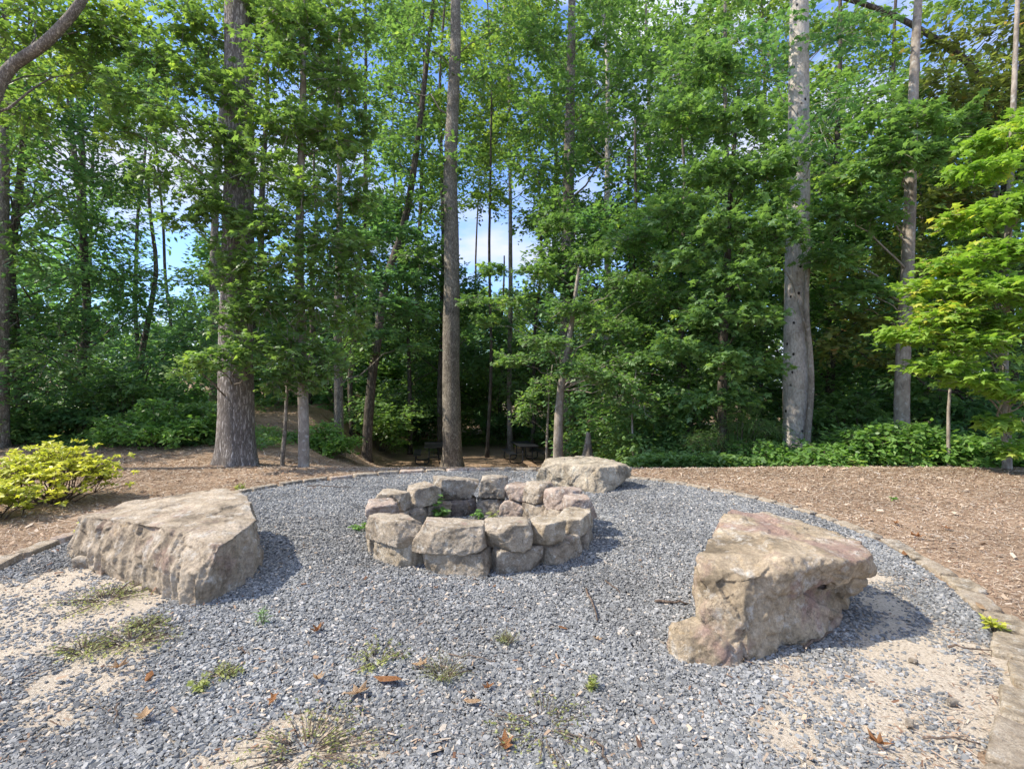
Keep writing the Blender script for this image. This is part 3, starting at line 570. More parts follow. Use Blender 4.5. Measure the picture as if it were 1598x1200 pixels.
# ------------------------------------------------------------------ front row of trees
def pathpx(pts, d, top=None):
    p = [P(x, y, d) for x, y in pts]
    if top: p.append(np.array([p[-1][0] + top[0], d + top[1], top[2]]))
    return p
def trunk_from(px0, pts, d, top):
    b = np.array(gp(px0, d)); pa = [b - np.array([0, 0, .2])] + pathpx(pts, d, top); return b, pa
b, pa = trunk_from(370, [(370, 690), (367, 560), (371, 400), (374, 250), (372, 100), (370, 0)], 10.7, (0, .5, 22))
tree('oak_tree', 'huge old oak at left with thick furrowed grey trunk', b, pa, .345, 0, bark='oak', leaf='oak', size=.15, kind='lob', seed=1, flare=1.32, sides=26, ntw=15, nlf=8,
     clumps=C((205, 150, 10.0, .55), (262, 185, 9.6, .5), (305, 120, 10.2, .6), (235, 85, 10.2, .55), (180, 205, 10.0, .4), (318, 60, 10.8, .6), (285, 25, 10.4, .55), (330, 210, 9.9, .45), (240, 262, 9.7, .4), (300, 300, 9.6, .45), (345, 330, 9.8, .5), (285, 345, 9.7, .35),
               (360, 430, 10.0, .4), (390, 455, 9.8, .35), (285, 568, 9.3, .28), (322, 556, 9.4, .34), (362, 548, 9.6, .34), (385, 565, 9.7, .25), (355, 135, 10.0, .45), (368, 485, 9.9, .38), (352, 505, 9.8, .3), (372, 225, 9.9, .4), (395, 340, 9.8, .4), (362, 395, 9.9, .4), (420, 30, 11, .7), (150, 40, 10.5, .6), (345, 265, 10, .35)) +
             [(-4, 12, 14, 1.5), (-6, 13.5, 17, 1.8)])
b, pa = trunk_from(474, [(474, 650), (470, 520), (466, 400), (470, 250), (474, 100), (470, 0)], 10.4, (.2, 0, 12))
tree('young_oak', 'slim young oak right of the huge oak, leafy from top to bottom', b, pa, .11, 0, bark='smooth', leaf='oak', size=.155, kind='lob', seed=2, flare=1.2, ntw=15, nlf=8,
     clumps=C((430, 95, 10, .6), (485, 55, 10.4, .6), (525, 125, 10.5, .65), (452, 190, 10, .6), (515, 215, 10.3, .6), (410, 260, 9.8, .5), (475, 295, 9.8, .55), (545, 300, 10.6, .6), (432, 345, 9.7, .5), (505, 375, 10, .55), (455, 410, 9.7, .5), (535, 430, 10.4, .55),
               (415, 470, 9.7, .5), (485, 470, 9.9, .55), (545, 500, 10.5, .5), (400, 535, 9.7, .4), (452, 545, 9.8, .5), (512, 562, 10.2, .5), (440, 20, 10.2, .6), (540, 30, 10.8, .6), (560, 210, 11, .5), (478, 590, 10, .4), (430, 590, 9.9, .35), (555, 390, 11, .5), (395, 400, 9.7, .4), (400, 180, 10, .45)))
b, pa = trunk_from(443, [(440, 720), (445, 670), (447, 620), (452, 560)], 10.5, (.1, 0, 3.6))
tree('sapling', 'thin crooked bare sapling stem between the huge oak and the young oak', b, pa, .045, 0, bark='mid', leaf='oak', size=.14, kind='lob', seed=3, flare=1.1, sides=8, ntw=8, nlf=6, clumps=C((450, 560, 10.4, .35), (462, 520, 10.4, .35)), group='saplings')
b, pa = trunk_from(706, [(706, 700), (703, 560), (706, 400), (702, 280), (706, 180), (711, 80), (711, 0)], 19.5, (0, 0, 24))
tree('poplar_tree', 'tall straight brown trunk in the centre, rising beside the first picnic table', b, pa, .35, 0, bark='mid', leaf='mid', size=.17, seed=4, flare=1.35, sides=20, ntw=22, nlf=9,
     clumps=C((640, 60, 19, 1.0), (760, 110, 19, 1.0), (800, 40, 19.5, 1.2), (660, 20, 20, 1.0), (720, 225, 18.6, .7), (620, 210, 19, .9), (670, 320, 18.8, .7), (590, 130, 20, 1.0), (600, 300, 19, .9), (650, 400, 19, .8)) + [(-4, 19, 19, 2), (-1, 20, 20, 2.2), (-3, 21, 22, 2)])
b, pa = trunk_from(889, [(888, 700), (884, 560), (886, 420), (887, 300), (890, 150), (893, 0)], 21, (0, 0, 22))
tree('maple_tree', 'tall dark trunk behind the small grey-stemmed tree, right of the second picnic table', b, pa, .33, 0, bark='mid', leaf='mid', size=.18, seed=5, flare=1.25, sides=16, ntw=22, nlf=9,
     clumps=C((850, 60, 20, 1.1), (930, 40, 20, 1.2), (840, 180, 19, 1.1), (940, 190, 19, 1.2), (880, 240, 19, .9), (980, 280, 18.5, 1.1), (870, 330, 18.5, .9), (820, 260, 19, .9), (990, 120, 20, 1.2), (940, 360, 18.5, 1.0), (1040, 200, 19, 1.2), (860, 400, 18.6, .9), (1000, 400, 18.5, 1.0), (900, 130, 19.5, 1), (1045, 330, 19, 1)))
b, pa = trunk_from(871, [(871, 690), (872, 640), (877, 590), (890, 520), (898, 460)], 14.8, (.1, 0, 4.9))
tree('small_tree', 'small tree with smooth grey stem and low spreading bright sprays behind the pale boulder', b, pa, .15, 0, bark='smooth', leaf='mid', size=.14, kind='lob', seed=6, flare=1.2, limbr=.35, zmin=2.2, ntw=18, nlf=9, flat=.45, tilt=.5,
     clumps=C((800, 560, 13.6, .5), (850, 530, 13.3, .6), (905, 575, 13.0, .6), (960, 590, 13, .6), (1005, 560, 13.2, .65), (1040, 610, 13.2, .6), (995, 640, 12.9, .45), (1060, 540, 13.6, .6), (960, 510, 13.8, .6), (895, 480, 14, .6), (800, 470, 14.3, .5), (760, 500, 14.2, .4), (740, 470, 14.3, .4),
               (840, 420, 14.4, .6), (980, 440, 13.8, .65), (1040, 460, 13.8, .6), (920, 400, 14.6, .6), (1080, 590, 13.6, .5), (990, 370, 14.5, .6), (1050, 400, 14.2, .6), (870, 350, 15, .6), (770, 420, 14.6, .45)))
b, pa = trunk_from(853, [(853, 700), (855, 650), (857, 610)], 16, (.1, 0, 2.2))
tree('sapling', 'thin pale sapling stem with a few silvery leaves right of the second picnic table', b, pa, .05, 0, bark='smooth', leaf='mid', size=.13, seed=7, flare=1.1, sides=8, ntw=12, nlf=8, clumps=C((825, 628, 15.6, .45), (850, 600, 15.8, .45), (815, 650, 15.6, .35)), group='saplings')
b, pa = trunk_from(917, [(917, 712), (918, 680)], 14.9, (0, 0, .25))
tree('tree_stump', 'broken flared mossy stump right behind the pale boulder', b, pa, .20, 0, bark='smooth', leaf='dark', size=.12, seed=8, flare=2.1, ntw=10, cat='stump', group=None)
b, pa = trunk_from(1245, [(1243, 690), (1243, 560), (1243, 440), (1247, 300), (1246, 150), (1248, 0)], 13, (0, .5, 22))
big = tree('poplar_tree', 'thick pale grey trunk at right, dotted with dark woodpecker holes and wrapped by a vine', b, pa, .315, 0, bark='pale', leaf='dark', size=.17, kind='lob', seed=9, flare=1.15, sides=26, ntw=15, nlf=8,
     clumps=C((1215, 45, 12.6, .7), (1300, 60, 12.4, .8), (1320, 150, 12.2, .8), (1290, 215, 11.8, .7), (1190, 120, 12.4, .8), (1150, 60, 12.8, .8), (1350, 40, 12.8, .8), (1260, 210, 11.9, .5)) + [(6, 12, 13, 2), (9, 13.5, 15, 2), (7, 14, 18, 2.3)])
r_ = np.random.default_rng(4); vy = np.linspace(690, 395, 22); vx = 1262 + 4 * np.sin(vy / 42) + np.where(vy < 480, (480 - vy) * .02, 0)
vp = np.array([P(x, y, 12.58) for x, y in zip(vx, vy)]); vp[:, 2][0] = tz(vp[0][0], 12.6) - .05
mb = MBd(); mb.add(*tube(vp, np.linspace(.075, .05, 22), 9, 3, .12)); vp2 = np.array([P(x, y, 12.56) for x, y in ((1222, 420), (1236, 440), (1246, 470), (1254, 500), (1262, 530))]); mb.add(*tube(vp2, .018, 6))
tag(obj('climbing_vine', mb.mesh('climbing_vine', MB['smooth'])), 'woody climbing vine clinging to the right side of the thick pale trunk', 'vine')
# pin-oak sprays in front of the pale trunk
b, pa = trunk_from(1128, [(1126, 640), (1128, 560), (1134, 430), (1140, 300)], 12.8, (.2, 0, 8.8))
tree('red_oak', 'dark leafy red oak filling the space just left of the thick pale trunk', b, pa, .12, 0, bark='dark', leaf='mid', size=.19, kind='lob', seed=10, ntw=16, nlf=8, flat=.6, tilt=.6,
     clumps=C((1150, 190, 12, .75), (1100, 270, 12, .75), (1180, 270, 11.7, .75), (1130, 350, 11.7, .75), (1200, 350, 11.4, .65), (1080, 400, 12, .7), (1150, 430, 11.6, .75), (1100, 490, 11.7, .7), (1180, 490, 11.6, .65), (1060, 540, 12, .6), (1130, 560, 11.8, .65), (1190, 570, 12, .5), (1230, 370, 11.3, .5),
               (1070, 180, 12.4, .8), (1110, 110, 12.6, .8), (1215, 300, 11.4, .5), (1225, 250, 11.5, .45), (1060, 330, 12.4, .7), (1150, 620, 12, .5), (1090, 620, 12, .5)))
b, pa = trunk_from(1406, [(1407, 640), (1409, 560), (1416, 430), (1422, 250), (1426, 120), (1433, 0)], 12.4, (.3, 0, 15))
tree('slender_tree', 'slender pale trunk leaning slightly right, between the thick pale trunk and the yellow-green maple', b, pa, .17, 0, bark='smooth', leaf='mid', size=.2, kind='lob', seed=11, flare=1.1, ntw=15, nlf=8, flat=.6,
     clumps=C((1370, 200, 11.4, .6), (1430, 185, 11.3, .5), (1400, 240, 11.2, .55), (1450, 240, 11.5, .5), (1340, 280, 11.5, .6), (1310, 330, 11.6, .6), (1370, 330, 11.8, .5), (1490, 190, 11.6, .5), (1300, 400, 12, .6), (1340, 450, 12.4, .6)))
# yellow-green maple on the right edge
b, pa = trunk_from(1572, [(1570, 640), (1566, 560), (1572, 400)], 9.9, (.6, .3, 12))
tree('maple_tree', 'sunlit yellow-green maple with large star-shaped leaves at the right edge', b, pa, .075, 0, bark='smooth', leaf='maple', size=.185, kind='lob', seed=12, ntw=17, nlf=8, flat=.42, tilt=.45, droop=.35,
     clumps=C((1570, 215, 9.6, .55), (1530, 265, 9.4, .5), (1590, 320, 9.2, .55), (1520, 340, 9.4, .55), (1570, 390, 9.1, .6), (1500, 410, 9.2, .55), (1450, 450, 9.4, .45), (1540, 450, 9, .6), (1480, 490, 9.2, .55), (1430, 520, 9.4, .45), (1400, 520, 9.6, .3), (1530, 530, 9, .55), (1590, 500, 9, .55),
               (1460, 570, 9.4, .45), (1520, 590, 9.2, .45), (1590, 610, 9.0, .45), (1560, 660, 9.3, .35), (1595, 700, 9.2, .3), (1650, 300, 9.3, .7), (1660, 450, 9.2, .8), (1660, 600, 9.2, .6), (1640, 180, 9.7, .6)))
b, pa = trunk_from(1480, [(1480, 640), (1484, 590)], 10.6, (.1, 0, 3.2)); b = np.array(b)
tree('sapling', 'thin bare sapling stem under the yellow-green maple leaves', b, pa, .04, 0, bark='smooth', leaf='maple', size=.15, kind='lob', seed=13, sides=8, ntw=10, nlf=7, clumps=C((1490, 560, 10.2, .4)), group='saplings')
b, pa = trunk_from(988, [(988, 700), (986, 650), (990, 610)], 13, (.05, 0, 2.1))
tree('sapling', 'thin straight sapling at the right tip of the pale boulder', b, pa, .035, 0, bark='smooth', leaf='mid', size=.12, seed=14, sides=8, ntw=10, nlf=7, clumps=C((1000, 620, 12.8, .5), (975, 600, 12.8, .5)), group='saplings')
b, pa = trunk_from(529, [(529, 690), (528, 600), (527, 500), (530, 380)], 17, (0, 0, 13))
tree('young_tree', 'straight thin grey trunk standing beyond the young oak', b, pa, .16, 0, bark='mid', leaf='dark', size=.15, seed=15, ntw=24, nlf=9, flat=.35,
     clumps=C((560, 440, 16, .8), (600, 470, 16, .8), (540, 510, 16, .7), (620, 430, 16.5, .8), (590, 520, 16, .7), (640, 490, 16.5, .7), (560, 370, 16.5, .8), (500, 540, 16.4, .6), (620, 360, 17, .8), (650, 540, 16.6, .5), (580, 320, 17, .8)))
b, pa = trunk_from(572, [(574, 660), (580, 590), (588, 540), (600, 440), (640, 330)], 20, (1.2, 0, 19))
tree('leaning_tree', 'dark trunk leaning right, left of the tall straight central trunk', b, pa, .19, 0, bark='dark', leaf='mid', size=.17, seed=16, ntw=24, nlf=9,
     clumps=C((600, 250, 20, 1.2), (650, 200, 20, 1.1), (560, 160, 21, 1.2), (630, 120, 21, 1.2), (690, 260, 20, 1), (650, 300, 19.5, 1.0), (600, 60, 21, 1.2)))
# upper left: leaning limb tree whose branches cross the corner
pa = [gp(-120, 9.6), P(-90, 500, 9.6), P(-40, 240, 9.6), P(5, 110, 9.6), P(70, 70, 9.6), P(130, 5, 9.6), P(190, -140, 9.8)]
tree('arching_tree', 'arching tree at the far left whose curved limb crosses the upper left corner', pa[0], pa, .19, 0, bark='mid', leaf='far', size=.12, kind='ova', seed=17, ntw=22, nlf=9, sides=14,
     clumps=C((60, 20, 10, .6), (120, 60, 10.5, .6), (20, 60, 10, .55), (180, 30, 10.5, .6), (90, 120, 11, .6), (40, 170, 11, .6), (150, 110, 10.5, .45)))
b, pa = trunk_from(5, [(5, 500), (8, 250), (5, 80), (10, 0)], 13, (.2, 0, 15))
tree('dark_tree', 'dark upright trunk cut by the left edge of the view', b, pa, .13, 0, bark='mid', leaf='mid', size=.14, seed=18, ntw=26, nlf=9, auto=(2.0, 12, 1.7, 16, .8))
b, pa = trunk_from(1560, [(1560, 500), (1550, 300), (1530, 110), (1460, 60), (1390, 20)], 13.6, (-2.5, 0, 12))
tree('arching_tree', 'tree behind the maple with a mossy bent limb crossing the upper right corner', b, pa, .2, 0, bark='dark', leaf='olive', size=.15, kind='ova', seed=19, ntw=24, nlf=9,
     clumps=C((1480, 130, 13, .8), (1540, 160, 13, .8), (1590, 110, 13, .8), (1480, 60, 13.5, .6), (1580, 40, 13, .9), (1500, 270, 13, .8), (1440, 320, 13, .8), (1400, 400, 13, .7), (1350, 500, 13, .7), (1300, 540, 13, .6), (1380, 560, 13, .5), (1530, 330, 13, .8), (1330, 430, 13, .6)))

# ------------------------------------------------------------------ second row
rows = [  # name, label, px, d, r0, height, auto(z0,z1,R,n,cr), leaf, bark, size
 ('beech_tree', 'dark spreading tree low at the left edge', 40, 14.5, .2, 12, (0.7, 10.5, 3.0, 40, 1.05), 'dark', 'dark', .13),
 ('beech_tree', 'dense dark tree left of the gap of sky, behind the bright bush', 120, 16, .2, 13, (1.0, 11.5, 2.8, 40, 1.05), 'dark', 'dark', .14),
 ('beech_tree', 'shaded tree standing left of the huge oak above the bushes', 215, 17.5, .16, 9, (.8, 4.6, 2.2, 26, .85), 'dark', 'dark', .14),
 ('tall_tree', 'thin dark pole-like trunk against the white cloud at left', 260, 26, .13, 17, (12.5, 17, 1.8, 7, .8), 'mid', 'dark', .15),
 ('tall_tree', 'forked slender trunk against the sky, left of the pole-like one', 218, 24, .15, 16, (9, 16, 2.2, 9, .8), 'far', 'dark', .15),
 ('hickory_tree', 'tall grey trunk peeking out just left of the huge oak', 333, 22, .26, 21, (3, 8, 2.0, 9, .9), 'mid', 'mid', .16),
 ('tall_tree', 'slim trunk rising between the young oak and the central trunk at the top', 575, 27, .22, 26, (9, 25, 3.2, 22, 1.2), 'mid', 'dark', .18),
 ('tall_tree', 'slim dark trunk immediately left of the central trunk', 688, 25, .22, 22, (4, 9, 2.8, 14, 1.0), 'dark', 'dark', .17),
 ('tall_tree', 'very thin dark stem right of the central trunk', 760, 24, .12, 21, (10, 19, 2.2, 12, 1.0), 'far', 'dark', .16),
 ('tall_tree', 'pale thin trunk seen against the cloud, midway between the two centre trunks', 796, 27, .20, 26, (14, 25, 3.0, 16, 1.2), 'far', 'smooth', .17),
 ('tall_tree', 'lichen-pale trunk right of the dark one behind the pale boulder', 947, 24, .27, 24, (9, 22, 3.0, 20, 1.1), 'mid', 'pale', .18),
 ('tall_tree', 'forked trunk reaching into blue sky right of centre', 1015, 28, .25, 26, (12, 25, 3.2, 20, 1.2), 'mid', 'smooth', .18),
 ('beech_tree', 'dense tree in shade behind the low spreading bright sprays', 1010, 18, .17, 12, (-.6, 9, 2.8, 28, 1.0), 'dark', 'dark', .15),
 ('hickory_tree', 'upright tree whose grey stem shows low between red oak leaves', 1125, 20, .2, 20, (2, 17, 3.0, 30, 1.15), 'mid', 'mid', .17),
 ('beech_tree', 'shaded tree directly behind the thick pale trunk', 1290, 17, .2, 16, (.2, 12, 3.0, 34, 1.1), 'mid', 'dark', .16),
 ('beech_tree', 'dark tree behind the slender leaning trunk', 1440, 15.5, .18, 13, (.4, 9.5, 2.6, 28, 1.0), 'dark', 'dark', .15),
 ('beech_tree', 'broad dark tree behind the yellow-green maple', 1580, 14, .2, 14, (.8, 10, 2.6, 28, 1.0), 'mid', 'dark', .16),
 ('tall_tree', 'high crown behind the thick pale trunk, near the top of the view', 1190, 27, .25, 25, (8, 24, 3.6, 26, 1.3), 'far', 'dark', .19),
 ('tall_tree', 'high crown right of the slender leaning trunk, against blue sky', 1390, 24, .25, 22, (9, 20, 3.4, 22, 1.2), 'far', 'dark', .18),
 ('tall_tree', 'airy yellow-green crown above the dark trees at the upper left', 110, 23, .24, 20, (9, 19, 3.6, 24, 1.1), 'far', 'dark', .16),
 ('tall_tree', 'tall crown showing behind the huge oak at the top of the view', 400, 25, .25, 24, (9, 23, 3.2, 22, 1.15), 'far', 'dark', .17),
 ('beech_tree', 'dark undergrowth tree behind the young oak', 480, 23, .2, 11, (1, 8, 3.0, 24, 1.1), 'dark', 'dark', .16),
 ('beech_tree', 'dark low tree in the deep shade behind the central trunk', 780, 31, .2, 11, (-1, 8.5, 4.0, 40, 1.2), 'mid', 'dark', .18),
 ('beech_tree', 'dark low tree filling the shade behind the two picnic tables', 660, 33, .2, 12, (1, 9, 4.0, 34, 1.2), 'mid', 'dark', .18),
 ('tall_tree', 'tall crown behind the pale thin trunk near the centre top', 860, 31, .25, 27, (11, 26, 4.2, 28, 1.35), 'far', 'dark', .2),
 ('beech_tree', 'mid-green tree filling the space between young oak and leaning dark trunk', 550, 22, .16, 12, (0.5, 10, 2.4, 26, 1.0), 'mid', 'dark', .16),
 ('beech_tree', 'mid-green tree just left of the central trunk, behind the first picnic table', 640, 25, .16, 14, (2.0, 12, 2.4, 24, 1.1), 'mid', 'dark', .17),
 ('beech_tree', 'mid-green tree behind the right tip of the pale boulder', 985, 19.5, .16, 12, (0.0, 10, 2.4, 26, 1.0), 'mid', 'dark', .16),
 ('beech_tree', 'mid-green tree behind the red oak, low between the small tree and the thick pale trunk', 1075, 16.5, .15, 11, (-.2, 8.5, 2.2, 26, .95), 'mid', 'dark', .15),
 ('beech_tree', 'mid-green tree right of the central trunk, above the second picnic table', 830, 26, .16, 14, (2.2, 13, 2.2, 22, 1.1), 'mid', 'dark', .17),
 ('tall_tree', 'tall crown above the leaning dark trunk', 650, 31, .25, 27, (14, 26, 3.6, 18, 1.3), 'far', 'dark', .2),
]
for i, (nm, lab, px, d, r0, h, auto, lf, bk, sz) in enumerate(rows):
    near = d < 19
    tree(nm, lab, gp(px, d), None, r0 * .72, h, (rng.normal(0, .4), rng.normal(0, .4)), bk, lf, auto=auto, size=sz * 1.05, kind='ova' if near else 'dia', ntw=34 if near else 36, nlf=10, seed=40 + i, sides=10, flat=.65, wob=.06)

# ------------------------------------------------------------------ shrubs
def shrub(name, label, base, rx, ry, h, leaf, size, kind='ova', nc=16, cr=.4, ntw=16, nlf=8, seed=0, cat='shrub', group='shrubs along the edge of the wood', stem=.015, bark='twig', flat=.55, tilt=.5, low=.15):
    r = np.random.default_rng(3000 + seed); root = empty(name, tuple(base), label, cat, group); cl = []
    for i in range(nc):
        an = i * 2.4 + r.uniform(-.4, .4); q = math.sqrt((i + .5) / nc); z = h * (low + (1 - low) * r.uniform(.25, 1) * math.sqrt(max(0, 1 - (q * .9) ** 2)))
        cl.append((rx * q * math.cos(an), ry * q * math.sin(an), z - cr * .2, cr * r.uniform(.75, 1.25)))
    cl = np.array(cl); V, T, tw = foliage(cl, ntw, nlf, size, kind, r, flat, tilt=tilt)
    keep = V[:, 2] < -.1; V[keep, 2] = -.02
    mb = MBd()
    for c in cl:
        q = c[:3]; s = np.array([q[0] * .15, q[1] * .15, -.05]); mb.add(*tube(curve(s, q, -.06, 6, .02, r), np.linspace(stem, stem * .4, 6), 5))
    mb.add(*twig_mesh(tw[0], tw[1], .004))
    obj('stems', mb.mesh('stems', MB[bark]), root); obj('foliage', mesh_from('foliage', V, T, ML[leaf]), root); return root
bushes = [
 ('bright green bush at left spilling over the shaded mulch', 245, 13.2, 1.3, .8, 1.25, 'shrub', .11, 26),
 ('green bush touching the left side of the huge oak', 305, 13.8, .9, .8, 1.15, 'mid', .12, 18),
 ('tall bush behind the bright green bush, under the dark trees', 195, 14.8, 1.4, .8, 2.0, 'mid', .12, 26),
 ('low dark bush behind the azalea', 90, 14.6, 1.6, .8, 1.3, 'dark', .11, 24),
 ('low dark bush at the left edge, above the azalea', -10, 13.6, 1.3, .8, 1.0, 'mid', .11, 22),
 ('bush at the foot of the rising path, right of the young oak', 510, 16, .8, .7, .9, 'shrub', .11, 16),
 ('pale-leaved bush at the far left end of the table clearing', 590, 24, 1.4, .8, 2.0, 'shrub', .13, 20),
 ('dark holly bush behind the first picnic table', 650, 29, 1.9, .9, 2.9, 'dark', .15, 26),
 ('dark bush behind the second picnic table', 790, 29, 2.0, .9, 2.6, 'dark', .15, 26),
 ('dark bush behind the flared stump', 900, 26, 1.9, .9, 2.6, 'dark', .14, 26),
 ('leafy bush directly right of the pale boulder', 1020, 13.5, 1.1, .7, 1.5, 'mid', .12, 24),
 ('bamboo-like bush with narrow leaves left of the thick pale trunk', 1150, 12.6, 1.1, .7, 1.6, 'mid', .16, 26),
 ('low plants at the foot of the thick pale trunk', 1195, 11.7, .9, .5, .55, 'shrub', .10, 18),
 ('low leafy clump at the mulch edge just right of the thick pale trunk', 1290, 11.2, .8, .5, .5, 'shrub', .10, 18),
 ('rounded leafy shrub under the slender leaning trunk', 1390, 11.3, 1.1, .6, 1.05, 'shrub', .12, 28),
 ('bright shrub with heart-shaped leaves left of the maple', 1470, 11.2, .9, .6, .85, 'shrub', .12, 24),
 ('low bright shrub at the right edge beneath the maple', 1570, 10.6, .9, .5, .6, 'shrub', .12, 20),
 ('shaded bush behind the slender leaning trunk foot', 1330, 13.2, 1.3, .8, 1.7, 'mid', .13, 26),
 ('shaded tall bush behind the maple stem', 1500, 13, 1.4, .8, 1.8, 'dark', .13, 26),
 ('low weeds along the mulch edge, right of the thin sapling', 1075, 11.6, 1.0, .4, .45, 'mid', .09, 16),
]
for i, (lab, px, d, rx, ry, h, lf, sz, nc) in enumerate(bushes):
    shrub('bush', lab, gp(px, d), rx, ry, h, lf, sz, 'bld' if 'narrow' in lab else 'ova', nc, .42 if d < 20 else .6, 22, 9, seed=i)

# azalea at the left
def azalea(label, base, rx, ry, h, nc, seed):
    r = np.random.default_rng(seed); root = empty('azalea', tuple(base), label, 'shrub', 'azaleas'); mb = MBd(); pos = []
    for i in range(nc):
        an = i * 2.4 + r.uniform(-.3, .3); q = math.sqrt((i + .7) / nc); z = h * (.40 + .60 * math.sqrt(max(.02, 1 - q * q))) * r.uniform(.8, 1.08)
        tip = np.array([rx * q * math.cos(an), ry * q * math.sin(an), z]); s = np.array([.05 * math.cos(an), .05 * math.sin(an), -.03])
        c = curve(s, tip, -.09 * q, 8, .02, r); mb.add(*tube(c, np.linspace(.013, .005, 8), 5))
        for k in range(9):
            t = tip + r.normal(0, 1, 3) * np.array([.13, .13, .07]); mb.add(*tube(curve(c[5], t, -.01, 4, .008, r), np.linspace(.004, .002, 4), 4)); pos.append(t)
            if r.uniform() < .7: pos.append((t + c[5]) / 2 + r.normal(0, .03, 3))
    pos = np.array(pos); n = len(pos); k = 13; a = r.uniform(0, 6.3, (n, k)); H = np.stack([np.cos(a), np.sin(a), r.uniform(-.1, .9, (n, k))], -1)
    V, T = leaves_at((pos[:, None] + H * .008).reshape(-1, 3), H.reshape(-1, 3), .054, 'ova', r, .45, -.1)
    obj('stems', mb.mesh('stems', MB['twig']), root); obj('foliage', mesh_from('foliage', V, T, ML['azalea']), root)
azalea('sunlit yellow-green azalea behind the wedge-shaped boulder at left', G(84, 784), .78, .55, .68, 40, 1)
azalea('smaller yellow-green azalea clump cut off by the left edge, beside the larger azalea', G(-22, 812), .5, .4, .45, 18, 2)
def sprig(label, base, h, n, size, leaf, seed, name='weed', cat='weed', kind='ova', group='weeds in the gravel', spread=.12):
    r = np.random.default_rng(seed); root = empty(name, tuple(base), label, cat, group); mb = MBd(); P_ = []; H_ = []
    for i in range(n):
        an = r.uniform(0, 6.3); tip = np.array([math.cos(an) * spread * r.uniform(.2, 1), math.sin(an) * spread * r.uniform(.2, 1), h * r.uniform(.4, 1)])
        s = np.array([tip[0] * .3, tip[1] * .3, 0]); mb.add(*tube(curve(s, tip, .01, 4), np.linspace(.002, .001, 4), 4))
        for k in range(6): t = r.uniform(.3, 1); P_.append(s * (1 - t) + tip * t); a2 = r.uniform(0, 6.3); H_.append((math.cos(a2), math.sin(a2), .3))
    V, T = leaves_at(np.array(P_), np.array(H_), size, kind, r, .5, .1)
    obj('stems', mb.mesh('stems', MB['twig']), root); obj('leaves', mesh_from('leaves', V, T, ML[leaf]), root)
wl = [(690, 812, .30, .11, 'shrub', 10, .10, 'bright green seedling growing inside the fire pit at its left'), (745, 812, .20, .07, 'shrub', 7, .06, 'small seedling growing in the middle of the fire pit'), (770, 813, .18, .06, 'weed', 7, .07, 'tiny yellowish weed inside the fire pit, right of the seedlings'),
      (560, 828, .10, .06, 'shrub', 9, .10, 'little weed against the left foot of the fire pit'), (165, 935, .04, .03, 'weed', 50, .42, 'creeping weed patch in front of the left boulder'), (205, 1000, .04, .03, 'weed', 44, .32, 'yellow-green weed patch below the left boulder nose'),
      (130, 1015, .05, .03, 'weed', 30, .22, 'brownish weed patch on the sand at lower left'), (590, 1030, .07, .035, 'weed', 22, .22, 'weed tuft beside the curled brown leaves'), (690, 1055, .10, .05, 'weed', 34, .18, 'grassy weed tuft near the bottom centre'), (790, 1003, .08, .05, 'weed', 18, .10, 'pale grass tuft in the gravel in front of the fire pit'),
      (925, 1075, .07, .04, 'weed', 9, .05, 'single green sprig in the gravel, right of bottom centre'), (350, 1055, .06, .03, 'weed', 20, .12, 'small weed tuft left of bottom centre'), (850, 1135, .04, .03, 'weed', 34, .34, 'weed patch at the bottom edge, right of centre'), (480, 1170, .04, .03, 'weed', 46, .42, 'dull weed patch at the bottom edge, left of centre'),
      (410, 975, .12, .08, 'shrub', 8, .03, 'single grass sprig beside the small shadow in front of the left boulder'), (130, 835, .20, .09, 'azalea', 5, .10, 'yellow sprout in the mulch between azalea and left boulder'), (375, 765, .10, .06, 'weed', 12, .12, 'weeds on the edging behind the left boulder'),
      (1395, 780, .05, .06, 'shrub', 5, .06, 'tiny green sprout on the right-hand mulch'), (1553, 985, .10, .06, 'azalea', 7, .06, 'green sprout just outside the right edging stones'), (315, 1075, .07, .04, 'weed', 8, .06, 'green sprig left of the pale dead leaf'), (230, 975, .04, .03, 'weed', 30, .2, 'thin weed patch hugging the base of the left boulder')]
for i, (px, py, h, sz, lf, n, sp, lab) in enumerate(wl): sprig(lab, G(px, py, .015), h, n * (2 if n > 15 else 1), sz * (.55 if n > 15 else .8), lf, 50 + i, spread=sp, kind='bld' if 'grass' in lab else 'ova')

